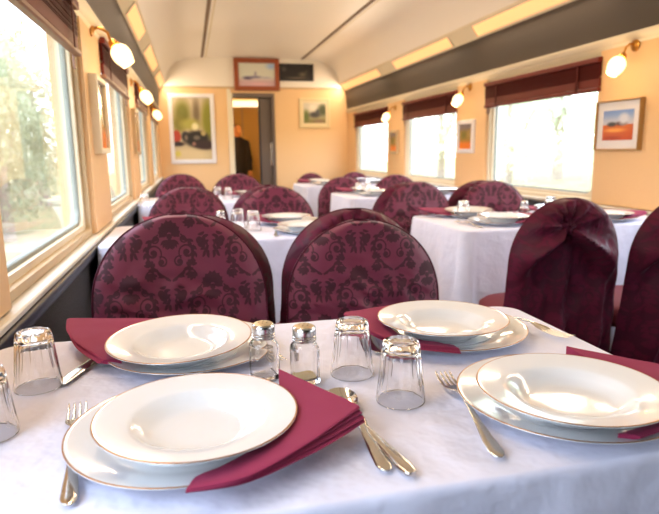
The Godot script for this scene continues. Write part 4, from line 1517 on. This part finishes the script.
func pictures_and_lamps() -> void:
	# prints
	var im := Image.create(120, 160, false, Image.FORMAT_RGB8)
	for y in 160:
		for x in 120: im.set_pixel(x, y, Color(0.72, 0.66, 0.56).lerp(Color(0.74, 0.66, 0.50), y / 160.0))
	blob(im, 0.25, 0.25, 0.28, 0.30, Color(0.42, 0.42, 0.14), 0.6); blob(im, 0.15, 0.42, 0.22, 0.18, Color(0.48, 0.46, 0.18), 0.6); blob(im, 0.95, 0.35, 0.25, 0.42, Color(0.50, 0.50, 0.16), 0.5)
	blob(im, 0.62, 0.25, 0.14, 0.32, Color(0.44, 0.38, 0.28), 0.7); blob(im, 0.45, 0.42, 0.35, 0.12, Color(0.62, 0.60, 0.28), 0.6)
	blob(im, 0.60, 0.66, 0.40, 0.16, Color(0.13, 0.11, 0.10), 0.35); blob(im, 0.80, 0.76, 0.36, 0.10, Color(0.20, 0.13, 0.13), 0.4); blob(im, 0.30, 0.62, 0.13, 0.10, Color(0.16, 0.13, 0.12), 0.4)
	blob(im, 0.07, 0.62, 0.13, 0.12, Color(0.66, 0.22, 0.13), 0.3); blob(im, 0.10, 0.74, 0.22, 0.05, Color(0.18, 0.12, 0.12), 0.5)
	blob(im, 0.57, 0.46, 0.12, 0.08, Color(0.88, 0.84, 0.66), 0.5); blob(im, 0.78, 0.57, 0.08, 0.055, Color(0.68, 0.60, 0.40), 0.4); blob(im, 0.60, 0.64, 0.12, 0.05, Color(0.42, 0.38, 0.34), 0.5); blob(im, 0.52, 0.74, 0.07, 0.04, Color(0.60, 0.42, 0.36), 0.5); blob(im, 0.32, 0.64, 0.06, 0.06, Color(0.44, 0.38, 0.32), 0.5)
	blob(im, 0.35, 0.93, 0.75, 0.14, Color(0.80, 0.72, 0.55), 0.5); blob(im, 0.08, 0.90, 0.10, 0.06, Color(0.80, 0.74, 0.34), 0.5)
	picture("framed_poster", "tall white-framed steam train picture on the end wall, left of the door", Vector3(0.057, 1.418, ZE), 0.0, 0.62, 0.95, 0.055, 0.025, M.white_frame, 0.0, img_mat(im, 0.35))

	im = Image.create(120, 80, false, Image.FORMAT_RGB8)
	for y in 80:
		for x in 120: im.set_pixel(x, y, Color(0.80, 0.80, 0.74).lerp(Color(0.78, 0.64, 0.66), smoothstep(0.55, 0.85, y / 80.0)))
	blob(im, 0.25, 0.64, 0.18, 0.10, Color(0.33, 0.30, 0.42), 0.6); blob(im, 0.45, 0.60, 0.24, 0.08, Color(0.50, 0.47, 0.56), 0.6); blob(im, 0.46, 0.46, 0.05, 0.14, Color(0.58, 0.55, 0.60), 0.7); blob(im, 0.75, 0.62, 0.2, 0.05, Color(0.66, 0.64, 0.70), 0.7); blob(im, 0.55, 0.90, 0.4, 0.10, Color(0.84, 0.66, 0.68), 0.7); blob(im, 0.9, 0.12, 0.2, 0.2, Color(0.62, 0.72, 0.86), 0.8)
	picture("framed_print", "wide reddish wood frame with a pale print, mounted above the far doorway", Vector3(0.975, 2.155, ZE + 0.006), 0.0, 0.632, 0.435, 0.062, 0.045, M.red_wood, 0.0, img_mat(im, 0.3))

	im = Image.create(120, 60, false, Image.FORMAT_RGB8)
	im.fill(Color(0.055, 0.035, 0.03))
	blob(im, 0.10, 0.28, 0.13, 0.26, Color(0.30, 0.27, 0.25), 0.8); blob(im, 0.68, 0.62, 0.20, 0.26, Color(0.36, 0.32, 0.24), 0.8); blob(im, 0.5, 0.86, 0.5, 0.10, Color(0.40, 0.34, 0.27), 0.8); blob(im, 0.80, 0.42, 0.08, 0.10, Color(0.26, 0.22, 0.17), 0.8)
	picture("dark_sign", "small black panel on the white bulkhead, right of the wooden frame", Vector3(1.545, 2.195, ZE + 0.006), 0.0, 0.49, 0.235, 0.014, 0.02, mat(Color(0.05, 0.04, 0.04), 0.4), 0.0, img_mat(im, 0.4), mat(Color(0.05, 0.04, 0.04), 0.4))

	im = Image.create(120, 90, false, Image.FORMAT_RGB8)
	for y in 90:
		for x in 120: im.set_pixel(x, y, Color(0.76, 0.72, 0.64).lerp(Color(0.48, 0.44, 0.22), smoothstep(0.45, 0.95, y / 90.0)))
	blob(im, 0.88, 0.35, 0.32, 0.40, Color(0.26, 0.28, 0.14), 0.6); blob(im, 0.10, 0.65, 0.20, 0.40, Color(0.36, 0.40, 0.14), 0.6); blob(im, 0.5, 0.58, 0.34, 0.20, Color(0.20, 0.18, 0.17), 0.6); blob(im, 0.62, 0.42, 0.12, 0.16, Color(0.22, 0.23, 0.24), 0.7); blob(im, 0.40, 0.22, 0.24, 0.24, Color(0.84, 0.80, 0.72), 0.8); blob(im, 0.7, 0.9, 0.4, 0.14, Color(0.50, 0.40, 0.32), 0.8)
	picture("framed_landscape", "cream-framed green landscape print on the end wall, right of the door", Vector3(1.800, 1.635, ZE), 0.0, 0.455, 0.415, 0.035, 0.02, mat(Color(0.84, 0.76, 0.58), 0.45), 0.030, img_mat(im, 0.35), mat(Color(0.86, 0.78, 0.62), 0.5))

	im = Image.create(120, 100, false, Image.FORMAT_RGB8)
	for y in 100:
		for x in 120:
			var f := y / 100.0
			im.set_pixel(x, y, Color(0.42, 0.56, 0.80).lerp(Color(0.72, 0.74, 0.80), smoothstep(0.0, 0.45, f)) if f < 0.48 else Color(0.86, 0.50, 0.22).lerp(Color(0.72, 0.28, 0.14), f))
	blob(im, 0.30, 0.46, 0.20, 0.10, Color(0.24, 0.24, 0.26), 0.5); blob(im, 0.62, 0.44, 0.24, 0.10, Color(0.30, 0.22, 0.22), 0.5); blob(im, 0.68, 0.30, 0.22, 0.26, Color(0.78, 0.80, 0.86), 0.6); blob(im, 0.40, 0.66, 0.5, 0.10, Color(0.90, 0.62, 0.30), 0.7); blob(im, 0.3, 0.92, 0.4, 0.08, Color(0.62, 0.22, 0.12), 0.7)
	var desert := img_mat(im, 0.25)
	picture("framed_picture", "white-framed orange desert picture on the right wall under the nearest lamp", Vector3(XR - 0.007, 1.213, -2.785), -PI / 2, 0.345, 0.272, 0.009, 0.03, M.oak_frame, 0.046, desert)
	im = Image.create(80, 100, false, Image.FORMAT_RGB8)
	for y in 100:
		for x in 80:
			var f := y / 100.0
			im.set_pixel(x, y, Color(0.46, 0.42, 0.44).lerp(Color(0.58, 0.46, 0.20), smoothstep(0.1, 0.4, f)).lerp(Color(0.86, 0.46, 0.14), smoothstep(0.6, 0.8, f)))
	blob(im, 0.35, 0.42, 0.3, 0.22, Color(0.44, 0.42, 0.18), 0.7); blob(im, 0.75, 0.4, 0.2, 0.25, Color(0.60, 0.50, 0.28), 0.7)
	var small := img_mat(im, 0.25)
	picture("framed_picture", "small white-framed picture on the right wall pillar between two windows", Vector3(XR - 0.007, 1.198, -4.61), -PI / 2, 0.30, 0.275, 0.034, 0.025, M.white_frame, 0.0, small)
	picture("framed_picture", "faint framed picture on the farthest right wall pillar, near the end wall", Vector3(XR - 0.007, 1.185, -6.42), -PI / 2, 0.28, 0.265, 0.030, 0.025, M.wood_frame, 0.0, small)
	picture("framed_picture", "framed picture seen edge-on on the left pillar under the nearest left lamp", Vector3(XL + 0.007, 1.262, -2.80), PI / 2, 0.30, 0.33, 0.024, 0.034, M.cream, 0.0, small, mat(Color(0.45, 0.28, 0.2), 0.5))
	picture("framed_picture", "framed picture seen edge-on on the left pillar under the second left lamp", Vector3(XL + 0.007, 1.25, -4.63), PI / 2, 0.30, 0.33, 0.024, 0.028, M.wood_frame, 0.0, small, mat(Color(0.45, 0.28, 0.2), 0.5))

	# wall lamps: [wall side, z, y of shade centre, x reach, label]
	for q in [
		[-1.0, -2.84, 1.530, 0.122, "brass wall lamp with a glowing frosted shade on the left wall, nearest"], [-1.0, -4.62, 1.507, 0.102, "brass wall lamp with a glowing frosted shade on the left wall, second along"], [-1.0, -6.44, 1.486, 0.085, "brass wall lamp with a glowing frosted shade on the left wall, farthest"],
		[1.0, -2.712, 1.513, 0.110, "brass wall lamp with a glowing tulip shade above the orange desert picture"], [1.0, -4.575, 1.496, 0.110, "brass wall lamp with a round glow on the right wall pillar, second along"], [1.0, -6.40, 1.463, 0.110, "brass wall lamp with a round glow on the right wall, farthest"]]:
		sconce(q[0], q[1], q[2], q[3], q[4])

func sconce(side: float, z: float, y: float, reach: float, label: String) -> void:
	var wx := XL + 0.007 if side < 0 else XR - 0.007
	var s := -side
	var t := thing("wall_lamp", label, "wall lamp", "brass wall lamps", Vector3(wx, y, z))
	var b := MB.new()
	var pl := PackedVector2Array([Vector2(0.0002, 0.0), Vector2(0.030, 0.0), Vector2(0.032, 0.003), Vector2(0.030, 0.007), Vector2(0.020, 0.010), Vector2(0.014, 0.016), Vector2(0.0002, 0.018)])
	b.lathe(pl, 28)
	var o := part(b, "wall_plate", M.brass, t)
	o.transform = Transform3D(Basis(Vector3.BACK, -s * PI / 2), Vector3(0, 0.105, 0))
	b = MB.new()
	var c := Vector3(s * reach, 0, 0)
	var ax := Vector3(s * 0.55, -0.83, 0.06).normalized()
	var tail := c - ax * 0.062
	b.tube([Vector3(s * 0.010, 0.105, 0), Vector3(s * 0.03, 0.112, 0), Vector3(tail.x * 0.55, 0.108, 0), Vector3(tail.x * 0.8, 0.092, 0.0), tail - ax * 0.02, tail], [0.0065], 10)
	part(b, "arm", M.brass, t, 60.0)
	var up := Basis(Vector3.BACK, s * 0.585)     # local -y leans out from the wall
	b = MB.new()
	b.lathe(PackedVector2Array([Vector2(0.0002, 0.076), Vector2(0.010, 0.076), Vector2(0.017, 0.070), Vector2(0.022, 0.056), Vector2(0.023, 0.046), Vector2(0.0002, 0.044)]), 24)
	o = part(b, "lamp_holder", M.brass, t)
	o.transform = Transform3D(up, c)
	b = MB.new()
	b.lathe(PackedVector2Array([Vector2(0.021, 0.052), Vector2(0.034, 0.046), Vector2(0.045, 0.030), Vector2(0.050, 0.008), Vector2(0.049, -0.014), Vector2(0.043, -0.036), Vector2(0.036, -0.056), Vector2(0.034, -0.062), Vector2(0.031, -0.060), Vector2(0.038, -0.036), Vector2(0.044, -0.012), Vector2(0.045, 0.008), Vector2(0.040, 0.028), Vector2(0.030, 0.041), Vector2(0.019, 0.047), Vector2(0.021, 0.052)]), 32)
	o = part(b, "lamp_shade", M.shade, t, 60.0)
	o.transform = Transform3D(up * Basis.from_scale(Vector3(0.86, 0.82, 0.86)), c)
	var l := OmniLight3D.new()
	l.name = "bulb_light"
	l.light_color = Color(1.0, 0.83, 0.60)
	l.light_energy = SCONCE_LIGHT
	l.light_size = 0.03
	l.omni_range = 12.0
	l.omni_attenuation = 2.0
	l.shadow_enabled = true
	t.add_child(l)
	l.position = c
